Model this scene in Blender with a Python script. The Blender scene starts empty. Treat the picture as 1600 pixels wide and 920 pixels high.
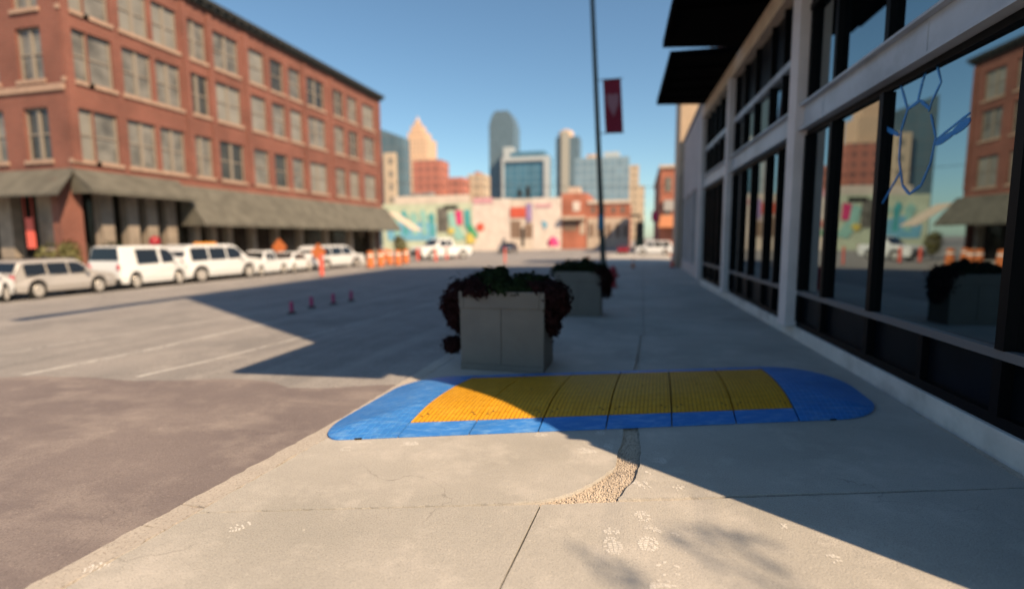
import bpy, bmesh, math, random
from mathutils import Vector, Matrix
random.seed(7)
scene = bpy.context.scene
COL = scene.collection
R = math.radians

# ------------------------------------------------------------------ camera
CAM_H = 1.75
YAW, PITCH, ROLL, FPX = R(13.95), R(6.25), R(-0.35), 800.0
Fw = Vector((-math.sin(YAW)*math.cos(PITCH), math.cos(YAW)*math.cos(PITCH), -math.sin(PITCH)))
R0 = Vector((math.cos(YAW), math.sin(YAW), 0)); U0 = R0.cross(Fw)
Up = U0*math.cos(ROLL) - R0*math.sin(ROLL)
Rt = R0*math.cos(ROLL) + U0*math.sin(ROLL)
CAM = Vector((0, 0, CAM_H))

def ray(px, py):
    return Fw*FPX + Rt*(px-800) + Up*(460-py)
def gz(px, py, z=0.0):
    r = ray(px, py); return CAM + r*((z-CAM_H)/r.z)
def gx(px, py, X):
    r = ray(px, py); return CAM + r*(X/r.x)
def gy(px, py, Y):
    r = ray(px, py); return CAM + r*(Y/r.y)

ROAD_A, ROAD_B = -0.025, 0.0207            # the roadway falls gently away from the kerb
def road_z(x):
    return ROAD_A - ROAD_B*max(0.0, -2.8-x)
def gr(px, py):                             # point of the sloping road seen at a pixel
    z = -0.1
    for _ in range(12):
        p = gz(px, py, z); z = road_z(p.x)
    return p

# ------------------------------------------------------------------ helpers
ORG = {}
class MB:
    def __init__(self):
        self.v = []; self.f = []; self.m = []; self.uv = None
    def add(self, vs, fs, mi=0):
        b = len(self.v); self.v += [tuple(p) for p in vs]
        for f in fs:
            self.f.append(tuple(b+i for i in f)); self.m.append(mi)
        return self
    def box(self, x0, x1, y0, y1, z0, z1, mi=0):
        vs = [(x, y, z) for z in (z0, z1) for y in (y0, y1) for x in (x0, x1)]
        return self.add(vs, [(0,2,3,1),(4,5,7,6),(0,1,5,4),(2,6,7,3),(0,4,6,2),(1,3,7,5)], mi)
    def obox(self, c, d, rz=0, mi=0, taper=1.0):
        c = Vector(c); ca, sa = math.cos(rz), math.sin(rz); vs = []
        for z in (-.5, .5):
            k = taper if z > 0 else 1.0
            for y in (-.5, .5):
                for x in (-.5, .5):
                    lx, ly = x*d[0]*k, y*d[1]*k
                    vs.append((c.x+lx*ca-ly*sa, c.y+lx*sa+ly*ca, c.z+z*d[2]))
        return self.add(vs, [(0,2,3,1),(4,5,7,6),(0,1,5,4),(2,6,7,3),(0,4,6,2),(1,3,7,5)], mi)
    def prism(self, poly, z0, z1, mi=0):               # polygon in plan, counter-clockwise
        n = len(poly)
        vs = [(p[0], p[1], z0) for p in poly] + [(p[0], p[1], z1) for p in poly]
        fs = [tuple(range(n-1, -1, -1)), tuple(range(n, 2*n))]
        fs += [(i, (i+1) % n, n+(i+1) % n, n+i) for i in range(n)]
        return self.add(vs, fs, mi)
    def slab(self, pts, off, mi=0):                    # polygon in space thickened along off
        n = len(pts); off = Vector(off); pts = [Vector(p) for p in pts]
        vs = pts + [p+off for p in pts]
        fs = [tuple(range(n-1, -1, -1)), tuple(range(n, 2*n))]
        fs += [(i, (i+1) % n, n+(i+1) % n, n+i) for i in range(n)]
        return self.add(vs, fs, mi)
    def tube(self, p0, p1, r0, r1=None, n=12, mi=0, caps=True):
        p0, p1 = Vector(p0), Vector(p1); r1 = r0 if r1 is None else r1
        d = (p1-p0).normalized(); a = d.orthogonal().normalized(); b = d.cross(a)
        vs = []
        for p, r in ((p0, r0), (p1, r1)):
            for i in range(n):
                t = 2*math.pi*i/n; vs.append(p + a*(r*math.cos(t)) + b*(r*math.sin(t)))
        fs = [(i, (i+1) % n, n+(i+1) % n, n+i) for i in range(n)]
        if caps: fs += [tuple(range(n-1, -1, -1)), tuple(range(n, 2*n))]
        return self.add(vs, fs, mi)
    def lathe(self, c, prof, n=16, mi=0):              # (radius, height) pairs
        c = Vector(c); vs = []; fs = []
        for r, z in prof:
            for i in range(n):
                t = 2*math.pi*i/n; vs.append((c.x+r*math.cos(t), c.y+r*math.sin(t), c.z+z))
        for k in range(len(prof)-1):
            for i in range(n):
                j = (i+1) % n; fs.append((k*n+i, k*n+j, (k+1)*n+j, (k+1)*n+i))
        fs += [tuple(range(n-1, -1, -1)), tuple(range((len(prof)-1)*n, len(prof)*n))]
        return self.add(vs, fs, mi)
    def quad(self, a, b, c, d, mi=0):
        return self.add([a, b, c, d], [(0, 1, 2, 3)], mi)
    def build(self, name, mat, parent=None, bevel=0, smooth=False, local=False):
        me = bpy.data.meshes.new(name)
        vs = self.v
        if parent is not None:
            o = ORG.get(parent.name, Vector((0, 0, 0)))
            org = o.copy()
            if not local: vs = [(p[0]-o.x, p[1]-o.y, p[2]-o.z) for p in vs]
        else:
            xs = [p[0] for p in vs]; ys = [p[1] for p in vs]; zs = [p[2] for p in vs]
            org = Vector(((min(xs)+max(xs))/2, (min(ys)+max(ys))/2, min(zs)))
            vs = [(p[0]-org.x, p[1]-org.y, p[2]-org.z) for p in vs]
        me.from_pydata([tuple(p) for p in vs], [], self.f)
        for m in (mat if isinstance(mat, (list, tuple)) else [mat]): me.materials.append(m)
        me.polygons.foreach_set('material_index', self.m)
        if self.uv:
            lay = me.uv_layers.new(name='UVMap')
            for lp in me.loops: lay.data[lp.index].uv = self.uv[lp.vertex_index]
        me.update()
        bm = bmesh.new(); bm.from_mesh(me)
        bmesh.ops.recalc_face_normals(bm, faces=bm.faces); bm.to_mesh(me); bm.free()
        if smooth:
            for p in me.polygons: p.use_smooth = True
        ob = bpy.data.objects.new(name, me); COL.objects.link(ob)
        if parent is not None: ob.parent = parent
        else: ob.location = org
        if bevel:
            md = ob.modifiers.new('Bevel', 'BEVEL'); md.width = bevel; md.segments = 2; md.limit_method = 'ANGLE'; md.angle_limit = R(40)
        ORG[ob.name] = org
        return ob

def tag(o, label=None, cat=None, group=None, kind=None):
    if label: o['label'] = label
    if cat: o['category'] = cat
    if group: o['group'] = group
    if kind: o['kind'] = kind
    return o
def thing(name, label, cat, loc=(0, 0, 0), rz=0.0, group=None):
    o = bpy.data.objects.new(name, None); COL.objects.link(o)
    o.location = loc; o.rotation_euler = (0, 0, rz); o.empty_display_size = .2
    ORG[o.name] = Vector(loc)
    return tag(o, label, cat, group)
def dup(root, loc, rz, label, scale=None):
    r = root.copy(); COL.objects.link(r); r.location = loc; r.rotation_euler = (0, 0, rz)
    if scale: r.scale = scale
    r['label'] = label
    for ch in list(root.children):
        c = ch.copy(); COL.objects.link(c); c.parent = r
        for g in ch.children:
            d = g.copy(); COL.objects.link(d); d.parent = c
    return r

# ------------------------------------------------------------------ materials
def mat(name, col, rough=.6, metal=0.0, var=0.0, vscale=3.0, bump=0.0, bscale=60.0, spec=.5, ior=1.45, dirt=None, dscale=.6, damt=.5, detail=6):
    m = bpy.data.materials.new(name); m.use_nodes = True
    nt = m.node_tree; N = nt.nodes; L = nt.links
    b = N['Principled BSDF']
    b.inputs['Base Color'].default_value = (*col, 1); b.inputs['Roughness'].default_value = rough
    b.inputs['Metallic'].default_value = metal; b.inputs['IOR'].default_value = ior
    b.inputs['Specular IOR Level'].default_value = spec
    tc = N.new('ShaderNodeTexCoord'); out = None
    if var:
        nz = N.new('ShaderNodeTexNoise'); nz.inputs['Scale'].default_value = vscale; nz.inputs['Detail'].default_value = detail
        L.new(tc.outputs['Object'], nz.inputs['Vector'])
        mx = N.new('ShaderNodeMix'); mx.data_type = 'RGBA'
        mx.inputs[6].default_value = (*[c*(1-var) for c in col], 1); mx.inputs[7].default_value = (*[min(1, c*(1+var)) for c in col], 1)
        rp = N.new('ShaderNodeMapRange'); rp.inputs[1].default_value = .3; rp.inputs[2].default_value = .7
        L.new(nz.outputs['Fac'], rp.inputs[0]); L.new(rp.outputs[0], mx.inputs[0]); out = mx.outputs[2]
    if dirt:
        nz = N.new('ShaderNodeTexNoise'); nz.inputs['Scale'].default_value = dscale; nz.inputs['Detail'].default_value = 8; nz.inputs['Roughness'].default_value = .65
        L.new(tc.outputs['Object'], nz.inputs['Vector'])
        rp = N.new('ShaderNodeMapRange'); rp.inputs[1].default_value = .48; rp.inputs[2].default_value = .72; rp.inputs[4].default_value = damt
        L.new(nz.outputs['Fac'], rp.inputs[0])
        mx = N.new('ShaderNodeMix'); mx.data_type = 'RGBA'; mx.inputs[6].default_value = (*col, 1); mx.inputs[7].default_value = (*dirt, 1)
        if out: L.new(out, mx.inputs[6])
        L.new(rp.outputs[0], mx.inputs[0]); out = mx.outputs[2]
    if out: L.new(out, b.inputs['Base Color'])
    if bump:
        nz = N.new('ShaderNodeTexNoise'); nz.inputs['Scale'].default_value = bscale; nz.inputs['Detail'].default_value = 5
        L.new(tc.outputs['Object'], nz.inputs['Vector'])
        bp = N.new('ShaderNodeBump'); bp.inputs['Strength'].default_value = bump; bp.inputs['Distance'].default_value = .01
        L.new(nz.outputs['Fac'], bp.inputs['Height']); L.new(bp.outputs[0], b.inputs['Normal'])
    return m

def ground_mat(name, col, light, dark, speck, speck_scale, bump, rough=.9, streak=None, crack=.004):
    """weathered paving: broad tone drift, blotches, fine aggregate specks, grit bump"""
    m = bpy.data.materials.new(name); m.use_nodes = True
    nt = m.node_tree; N = nt.nodes; L = nt.links; b = N['Principled BSDF']
    b.inputs['Roughness'].default_value = rough; b.inputs['Specular IOR Level'].default_value = .3
    tc = N.new('ShaderNodeNewGeometry').outputs['Position']
    def noise(s, d=6, r=.55, vec=tc):
        n = N.new('ShaderNodeTexNoise'); n.inputs['Scale'].default_value = s; n.inputs['Detail'].default_value = d; n.inputs['Roughness'].default_value = r
        L.new(vec, n.inputs['Vector']); return n.outputs['Fac']
    def rng(x, a, c, lo=0, hi=1):
        n = N.new('ShaderNodeMapRange'); n.inputs[1].default_value = a; n.inputs[2].default_value = c; n.inputs[3].default_value = lo; n.inputs[4].default_value = hi
        L.new(x, n.inputs[0]); return n.outputs[0]
    def mix(fac, a, c, mode='MIX'):
        n = N.new('ShaderNodeMix'); n.data_type = 'RGBA'; n.blend_type = mode
        L.new(fac, n.inputs[0])
        for s, i in ((a, 6), (c, 7)):
            if isinstance(s, tuple): n.inputs[i].default_value = (*s, 1)
            else: L.new(s, n.inputs[i])
        return n.outputs[2]
    c = mix(rng(noise(.55), .35, .65), dark, col)
    c = mix(rng(noise(1.7, 8, .7), .5, .75, 0, .8), c, light)
    c = mix(rng(noise(4.3, 9, .72), .56, .72, 0, .45), c, dark)
    if streak:                                  # tyre-worn streaks along the street
        mp = N.new('ShaderNodeMapping'); mp.inputs['Scale'].default_value = streak; L.new(tc, mp.inputs['Vector'])
        c = mix(rng(noise(1, 5, .6, mp.outputs[0]), .5, .72, 0, .6), c, light)
    vo = N.new('ShaderNodeTexVoronoi'); vo.feature = 'DISTANCE_TO_EDGE'; vo.inputs['Scale'].default_value = .7
    wv = N.new('ShaderNodeVectorMath'); wv.operation = 'MULTIPLY_ADD'; wv.inputs[1].default_value = (.35, .35, .35)
    nzv = N.new('ShaderNodeTexNoise'); nzv.inputs['Scale'].default_value = 3; nzv.inputs['Detail'].default_value = 8; L.new(tc, nzv.inputs['Vector'])
    L.new(nzv.outputs['Color'], wv.inputs[0]); L.new(tc, wv.inputs[2]); L.new(wv.outputs[0], vo.inputs['Vector'])
    ck = N.new('ShaderNodeMath'); ck.operation = 'MULTIPLY'; L.new(rng(vo.outputs['Distance'], .0, crack, .4, 0), ck.inputs[0]); L.new(rng(noise(.8, 3), .52, .62), ck.inputs[1])
    c = mix(ck.outputs[0], c, tuple(x*.3 for x in dark))
    c = mix(rng(noise(23, 6, .7), .64, .72, 0, .7), c, tuple(min(1, x*1.2) for x in light))
    c = mix(rng(noise(31, 6, .7), .67, .74, 0, .7), c, tuple(x*.5 for x in dark))
    sp = noise(speck_scale, 3, .7)
    c = mix(rng(sp, .36, .46, .55, 0), c, tuple(x*.35 for x in speck))
    c = mix(rng(sp, .60, .70, 0, .6), c, tuple(min(1, x*1.5) for x in speck))
    L.new(c, b.inputs['Base Color'])
    bp = N.new('ShaderNodeBump'); bp.inputs['Strength'].default_value = bump; bp.inputs['Distance'].default_value = .006
    h = N.new('ShaderNodeMath'); h.operation = 'ADD'; L.new(noise(speck_scale*.8, 4, .7), h.inputs[0]); L.new(noise(9, 6, .6), h.inputs[1])
    L.new(h.outputs[0], bp.inputs['Height']); L.new(bp.outputs[0], b.inputs['Normal'])
    return m

def brick_mat(name, c1, c2, mortar, scale=1.0, bw=.22, bh=.075):
    m = bpy.data.materials.new(name); m.use_nodes = True
    nt = m.node_tree; N = nt.nodes; L = nt.links; b = N['Principled BSDF']; b.inputs['Roughness'].default_value = .9
    g = N.new('ShaderNodeNewGeometry'); s = N.new('ShaderNodeSeparateXYZ'); L.new(g.outputs['Position'], s.inputs[0])
    a = N.new('ShaderNodeMath'); a.operation = 'ADD'; L.new(s.outputs[0], a.inputs[0]); L.new(s.outputs[1], a.inputs[1])
    cmb = N.new('ShaderNodeCombineXYZ'); L.new(a.outputs[0], cmb.inputs[0]); L.new(s.outputs[2], cmb.inputs[1])
    t = N.new('ShaderNodeTexBrick'); t.inputs['Scale'].default_value = scale; t.inputs['Brick Width'].default_value = bw; t.inputs['Row Height'].default_value = bh
    t.inputs['Mortar Size'].default_value = .008; t.inputs['Color1'].default_value = (*c1, 1); t.inputs['Color2'].default_value = (*c2, 1); t.inputs['Mortar'].default_value = (*mortar, 1)
    L.new(cmb.outputs[0], t.inputs['Vector'])
    nz = N.new('ShaderNodeTexNoise'); nz.inputs['Scale'].default_value = .5; nz.inputs['Detail'].default_value = 8; L.new(g.outputs['Position'], nz.inputs['Vector'])
    mx = N.new('ShaderNodeMix'); mx.data_type = 'RGBA'; mx.blend_type = 'MULTIPLY'; mx.inputs[0].default_value = 1
    rp = N.new('ShaderNodeMapRange'); rp.inputs[1].default_value = .3; rp.inputs[2].default_value = .7; rp.inputs[3].default_value = .72; rp.inputs[4].default_value = 1.1
    L.new(nz.outputs['Fac'], rp.inputs[0]); cc = N.new('ShaderNodeCombineColor')
    for i in range(3): L.new(rp.outputs[0], cc.inputs[i])
    L.new(t.outputs['Color'], mx.inputs[6]); L.new(cc.outputs[0], mx.inputs[7]); L.new(mx.outputs[2], b.inputs['Base Color'])
    return m

def facade_mat(name, wall, glass, bw, bh, ms=.3, rough=.5, grough=.15):
    """tower skin: panes of glass in a grid of wall"""
    m = bpy.data.materials.new(name); m.use_nodes = True
    nt = m.node_tree; N = nt.nodes; L = nt.links; b = N['Principled BSDF']; b.inputs['Roughness'].default_value = rough
    g = N.new('ShaderNodeNewGeometry'); s = N.new('ShaderNodeSeparateXYZ'); L.new(g.outputs['Position'], s.inputs[0])
    a = N.new('ShaderNodeMath'); a.operation = 'ADD'; L.new(s.outputs[0], a.inputs[0]); L.new(s.outputs[1], a.inputs[1])
    cmb = N.new('ShaderNodeCombineXYZ'); L.new(a.outputs[0], cmb.inputs[0]); L.new(s.outputs[2], cmb.inputs[1])
    t = N.new('ShaderNodeTexBrick'); t.offset = 0; t.inputs['Scale'].default_value = 1; t.inputs['Brick Width'].default_value = bw; t.inputs['Row Height'].default_value = bh
    t.inputs['Mortar Size'].default_value = ms; t.inputs['Color1'].default_value = (*glass, 1); t.inputs['Color2'].default_value = (*[x*.8 for x in glass], 1); t.inputs['Mortar'].default_value = (*wall, 1)
    L.new(cmb.outputs[0], t.inputs['Vector']); L.new(t.outputs['Color'], b.inputs['Base Color'])
    rp = N.new('ShaderNodeMapRange'); rp.inputs[3].default_value = grough; rp.inputs[4].default_value = .8; L.new(t.outputs['Fac'], rp.inputs[0]); L.new(rp.outputs[0], b.inputs['Roughness'])
    return m

def plate_mat(name, col, worn, du, dv, rough=.42, offset=.5, groove=None, wear=.55):
    """moulded plastic plate: fine raised cells from the plate's own UV, scuffs"""
    m = bpy.data.materials.new(name); m.use_nodes = True
    nt = m.node_tree; N = nt.nodes; L = nt.links; b = N['Principled BSDF']; b.inputs['Roughness'].default_value = rough; b.inputs['Specular IOR Level'].default_value = .25
    uv = N.new('ShaderNodeTexCoord').outputs['UV']
    wn = N.new('ShaderNodeTexNoise'); wn.inputs['Scale'].default_value = 3.5; wn.inputs['Detail'].default_value = 3; L.new(uv, wn.inputs['Vector'])
    t = N.new('ShaderNodeTexBrick'); t.offset = offset; t.inputs['Scale'].default_value = 1; t.inputs['Brick Width'].default_value = dv; t.inputs['Row Height'].default_value = du
    t.inputs['Mortar Size'].default_value = .006; t.inputs['Mortar Smooth'].default_value = .3
    t.inputs['Color1'].default_value = (*col, 1); t.inputs['Color2'].default_value = (*[c*.93 for c in col], 1); t.inputs['Mortar'].default_value = (*(groove or [c*.55 for c in col]), 1)
    mp = N.new('ShaderNodeMapping'); mp.inputs['Rotation'].default_value = (0, 0, R(90)); L.new(uv, mp.inputs['Vector']); L.new(mp.outputs[0], t.inputs['Vector'])
    nz = N.new('ShaderNodeTexNoise'); nz.inputs['Scale'].default_value = 7; nz.inputs['Detail'].default_value = 9; nz.inputs['Roughness'].default_value = .72; m3 = N.new('ShaderNodeMapping'); m3.inputs['Scale'].default_value = (.7, 2.6, 1); L.new(uv, m3.inputs['Vector']); L.new(m3.outputs[0], nz.inputs['Vector'])
    rp = N.new('ShaderNodeMapRange'); rp.inputs[1].default_value = .48; rp.inputs[2].default_value = .72; rp.inputs[4].default_value = wear; L.new(nz.outputs['Fac'], rp.inputs[0])
    mx = N.new('ShaderNodeMix'); mx.data_type = 'RGBA'; L.new(rp.outputs[0], mx.inputs[0]); L.new(t.outputs['Color'], mx.inputs[6]); mx.inputs[7].default_value = (*worn, 1)
    n2 = N.new('ShaderNodeTexNoise'); n2.inputs['Scale'].default_value = 2.1; n2.inputs['Detail'].default_value = 6; L.new(uv, n2.inputs['Vector'])
    r2 = N.new('ShaderNodeMapRange'); r2.inputs[1].default_value = .45; r2.inputs[2].default_value = .7; r2.inputs[4].default_value = .35; L.new(n2.outputs['Fac'], r2.inputs[0])
    m2 = N.new('ShaderNodeMix'); m2.data_type = 'RGBA'; L.new(r2.outputs[0], m2.inputs[0]); L.new(mx.outputs[2], m2.inputs[6]); m2.inputs[7].default_value = (*[c*.62 for c in col], 1)
    L.new(m2.outputs[2], b.inputs['Base Color'])
    inv = N.new('ShaderNodeMath'); inv.operation = 'SUBTRACT'; inv.inputs[0].default_value = 1; L.new(t.outputs['Fac'], inv.inputs[1])
    ad = N.new('ShaderNodeMath'); ad.operation = 'MULTIPLY_ADD'; ad.inputs[1].default_value = .8; L.new(wn.outputs['Fac'], ad.inputs[0]); L.new(inv.outputs[0], ad.inputs[2])
    bp = N.new('ShaderNodeBump'); bp.inputs['Strength'].default_value = 1; bp.inputs['Distance'].default_value = .008; L.new(ad.outputs[0], bp.inputs['Height']); L.new(bp.outputs[0], b.inputs['Normal'])
    return m

M = {}
M['concrete'] = ground_mat('sidewalk_concrete', (.455, .435, .405), (.56, .53, .49), (.335, .325, .30), (.40, .38, .34), 110, .9)
M['gutter'] = ground_mat('kerb_concrete', (.44, .41, .37), (.52, .48, .43), (.34, .31, .28), (.42, .36, .30), 60, .9)
M['gravel'] = ground_mat('exposed_aggregate', (.54, .47, .39), (.64, .57, .49), (.36, .31, .26), (.5, .42, .33), 45, 1.0)
M['asphalt'] = ground_mat('asphalt', (.205, .175, .172), (.32, .28, .26), (.155, .132, .135), (.27, .23, .21), 85, 1.0, streak=(.5, 1.6, 1), crack=.003)
M['road'] = ground_mat('worn_road_concrete', (.275, .262, .255), (.35, .335, .32), (.195, .19, .19), (.29, .265, .24), 40, .4, streak=(1.6, .06, 1))
M['dust'] = mat('chalk_dust', (.82, .80, .76), .95)
def dusty(m):
    nt = m.node_tree; N = nt.nodes; L = nt.links; b = N['Principled BSDF']
    g = N.new('ShaderNodeNewGeometry'); n = N.new('ShaderNodeTexNoise'); n.inputs['Scale'].default_value = 120; n.inputs['Detail'].default_value = 6; n.inputs['Roughness'].default_value = .7
    L.new(g.outputs['Position'], n.inputs['Vector'])
    r = N.new('ShaderNodeMapRange'); r.inputs[1].default_value = .32; r.inputs[2].default_value = .48; r.inputs[4].default_value = .68; L.new(n.outputs['Fac'], r.inputs[0]); L.new(r.outputs[0], b.inputs['Alpha'])
dusty(M['dust'])
M['brick'] = brick_mat('red_brick', (.21, .070, .050), (.165, .054, .039), (.2, .12, .095))
M['brick_far'] = mat('orange_brick', (.38, .14, .09), .9, var=.25, vscale=.4)
M['sill'] = mat('window_sill_stone', (.34, .235, .18), .85, var=.15)
M['shop_glass'] = mat('dim_shop_glass', (.035, .032, .025), .15, var=.5, vscale=.8)
M['stone'] = mat('pale_stone', (.5, .41, .33), .85, var=.15, vscale=2)
M['cornice'] = mat('dark_cornice', (.025, .027, .026), .7, var=.3)
M['shingle'] = mat('olive_grey_awning', (.10, .097, .082), .9, var=.25, vscale=1.2, bump=.4, bscale=30)
M['tan_canvas'] = mat('tan_canvas', (.5, .42, .34), .9, var=.1)
M['pier'] = mat('grey_arcade_pier', (.24, .205, .17), .85, var=.25, vscale=1.3)
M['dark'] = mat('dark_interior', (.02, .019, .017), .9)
M['dull_glass'] = mat('old_window_glass', (.15, .145, .13), .12, var=.45, vscale=1.1)
M['win_frame'] = mat('weathered_window_frame', (.225, .20, .17), .7)
def glass_mat(name, ior, base=(.006, .008, .009)):
    m = mat(name, base, .0, ior=ior)
    nt = m.node_tree; N = nt.nodes; L = nt.links; b = N['Principled BSDF']
    g = N.new('ShaderNodeNewGeometry'); n = N.new('ShaderNodeTexNoise'); n.inputs['Scale'].default_value = .9; n.inputs['Detail'].default_value = 1; L.new(g.outputs['Position'], n.inputs['Vector'])
    bp = N.new('ShaderNodeBump'); bp.inputs['Strength'].default_value = .025; bp.inputs['Distance'].default_value = .02; L.new(n.outputs['Fac'], bp.inputs['Height']); L.new(bp.outputs[0], b.inputs['Normal'])
    return m
M['glass'] = glass_mat('coated_storefront_glass', 3.8, (.002, .003, .004))
M['glass'].node_tree.nodes['Principled BSDF'].inputs['Specular Tint'].default_value = (.82, .97, 1, 1)
M['panel'] = mat('dark_spandrel_panel', (.003, .005, .008), .35, spec=.12, var=.3)
M['mullion'] = mat('black_aluminium', (.003, .0038, .005), .5, spec=.12)
M['rail'] = mat('grey_rail', (.13, .13, .14), .5)
M['steel'] = mat('painted_steel_column', (.66, .60, .60), .6, var=.08, vscale=2, dirt=(.45, .41, .41), damt=.4)
M['beam'] = mat('painted_steel_beam', (.42, .46, .52), .4, var=.12, vscale=1.5, dirt=(.16, .17, .19), dscale=1.2, damt=.5)
M['plinth'] = mat('pale_plinth_concrete', (.60, .58, .56), .85, var=.1, vscale=3, dirt=(.30, .29, .27), dscale=2.2, damt=.55, bump=.3, bscale=40)
M['soffit'] = mat('black_canopy_metal', (.0015, .0015, .002), 1, spec=.05)
M['fascia'] = mat('tan_fascia', (.68, .52, .38), .7, var=.12)
M['upper_wall'] = mat('dark_upper_brick', (.16, .08, .06), .9, var=.2)
M['blue_paint'] = mat('blue_window_paint', (.05, .30, .75), .6)
M['blue_paint'].node_tree.nodes['Principled BSDF'].inputs['Alpha'].default_value = .6
M['grey_wall'] = mat('grey_render', (.50, .45, .45), .9, var=.12, vscale=.8)
M['tan_wall'] = mat('tan_render', (.52, .40, .29), .9, var=.1)
M['grey_trim'] = mat('grey_trim', (.2, .2, .21), .8)
M['planter'] = mat('grey_fibre_cement', (.155, .142, .126), .85, var=.1, vscale=3, dirt=(.10, .092, .082), dscale=1.4, damt=.5, bump=.15)
M['soil'] = mat('soil', (.03, .022, .016), 1)
M['leaf_dark'] = mat('dark_green_leaf', (.010, .018, .006), .85, spec=.1, var=.5, vscale=9)
M['leaf_red'] = mat('burgundy_leaf', (.018, .006, .006), .85, spec=.1, var=.5, vscale=9)
M['leaf_yel'] = mat('yellow_green_leaf', (.11, .105, .035), .6, var=.4, vscale=4)
M['bark'] = mat('bark', (.06, .04, .03), .95)
M['pole'] = mat('green_grey_pole', (.085, .11, .105), .5)
M['banner'] = mat('crimson_banner', (.22, .012, .035), .8)
M['banner_mark'] = mat('pale_banner_print', (.33, .16, .2), .8)
M['sign_blue'] = mat('blue_sign', (.03, .2, .34), .5)
M['white'] = mat('white_car_paint', (.60, .625, .65), .25, spec=.6)
M['silver'] = mat('silver_car_paint', (.40, .39, .385), .3, metal=.2)
M['navy'] = mat('dark_blue_car_paint', (.03, .045, .08), .3)
M['red_paint'] = mat('dark_red_paint', (.25, .012, .02), .35)
M['pane_dark'] = mat('dark_window_glass', (.05, .05, .045), .1, var=.4, vscale=1.3)
M['pane_blind'] = mat('window_with_pale_blind', (.20, .195, .175), .3, var=.2, vscale=.7)
M['car_glass'] = mat('car_glass', (.012, .014, .016), .05, ior=1.6)
M['tyre'] = mat('tyre_rubber', (.018, .018, .018), .85)
M['rim'] = mat('alloy_rim', (.55, .53, .5), .35, metal=.5)
M['trim'] = mat('black_trim', (.02, .02, .021), .6)
M['lamp'] = mat('headlamp_lens', (.7, .7, .7), .1)
M['tail'] = mat('tail_lamp_lens', (.42, .02, .05), .2)
M['orange'] = mat('safety_orange', (.52, .15, .045), .6)
M['reflect'] = mat('white_reflective_band', (.75, .73, .7), .5)
M['amber'] = mat('amber_plastic', (.75, .30, .03), .4)
M['pink'] = mat('magenta_plastic', (.36, .04, .13), .6)
M['coral'] = mat('coral_plastic', (.65, .12, .09), .6)
M['rubber'] = mat('black_rubber', (.03, .03, .03), .9)
M['hydrant'] = mat('hydrant_red', (.3, .02, .03), .5)
M['deep_green'] = mat('deep_green_metal', (.015, .04, .025), .5)
M['blue_plate'] = plate_mat('blue_moulded_plastic', (.035, .18, .54), (.19, .38, .66), .06, .08, rough=.55, offset=0, groove=(.05, .25, .66), wear=.8)
M['blue_edge'] = plate_mat('blue_edge_plastic', (.035, .18, .54), (.19, .38, .66), 40, 40, .5, offset=0, wear=.75)
M['yellow_plate'] = plate_mat('yellow_moulded_plastic', (.62, .30, .012), (.68, .42, .06), .042, .30, .6)
M['gap'] = mat('plate_gap', (.004, .004, .005), .9)
M['hole'] = mat('bolt_recess', (.05, .035, .02), .7)
# ------------------------------------------------------------------ camera, light, sky
cd = bpy.data.cameras.new('camera'); cam = bpy.data.objects.new('camera', cd); COL.objects.link(cam)
cam.matrix_world = Matrix(((Rt.x, Up.x, -Fw.x, 0), (Rt.y, Up.y, -Fw.y, 0), (Rt.z, Up.z, -Fw.z, CAM_H), (0, 0, 0, 1)))
cd.sensor_width = 36; cd.lens = FPX/1600*36; cd.clip_start = .05; cd.clip_end = 6000
cd.dof.use_dof = True; cd.dof.focus_distance = 3.55; cd.dof.aperture_fstop = cd.lens/44.0
scene.camera = cam

SUN_EL, SUN_DIR = R(40.5), Vector((1.0, -.683, 0)).normalized()
sd = bpy.data.lights.new('sun', 'SUN'); sun = bpy.data.objects.new('sun', sd); COL.objects.link(sun)
sd.energy = 5.0; sd.angle = R(.5); sd.color = (1, .74, .48)
to_sun = Vector((SUN_DIR.x*math.cos(SUN_EL), SUN_DIR.y*math.cos(SUN_EL), math.sin(SUN_EL)))
sun.rotation_euler = to_sun.to_track_quat('Z', 'Y').to_euler()
w = bpy.data.worlds.new('World'); scene.world = w; w.use_nodes = True
nt = w.node_tree; sk = nt.nodes.new('ShaderNodeTexSky'); sk.sky_type = 'NISHITA'; sk.sun_disc = False
sk.sun_elevation = SUN_EL; sk.sun_rotation = math.atan2(SUN_DIR.x, SUN_DIR.y)
sk.air_density = 1.0; sk.dust_density = .5; sk.ozone_density = 1.5
bg = nt.nodes['Background']; bg.inputs['Strength'].default_value = .077
tn = nt.nodes.new('ShaderNodeMix'); tn.data_type = 'RGBA'; tn.blend_type = 'MULTIPLY'; tn.inputs[0].default_value = 1; tn.inputs[7].default_value = (.84, 1.0, 1.0, 1)
nt.links.new(sk.outputs[0], tn.inputs[6]); nt.links.new(tn.outputs[2], bg.inputs['Color'])
vs = scene.view_settings; vs.view_transform = 'Standard'; vs.look = 'None'; vs.gamma = 1; vs.use_curve_mapping = False; vs.exposure = .82
scene.cycles.use_denoising = True
scene.cycles.max_bounces = 6

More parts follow.
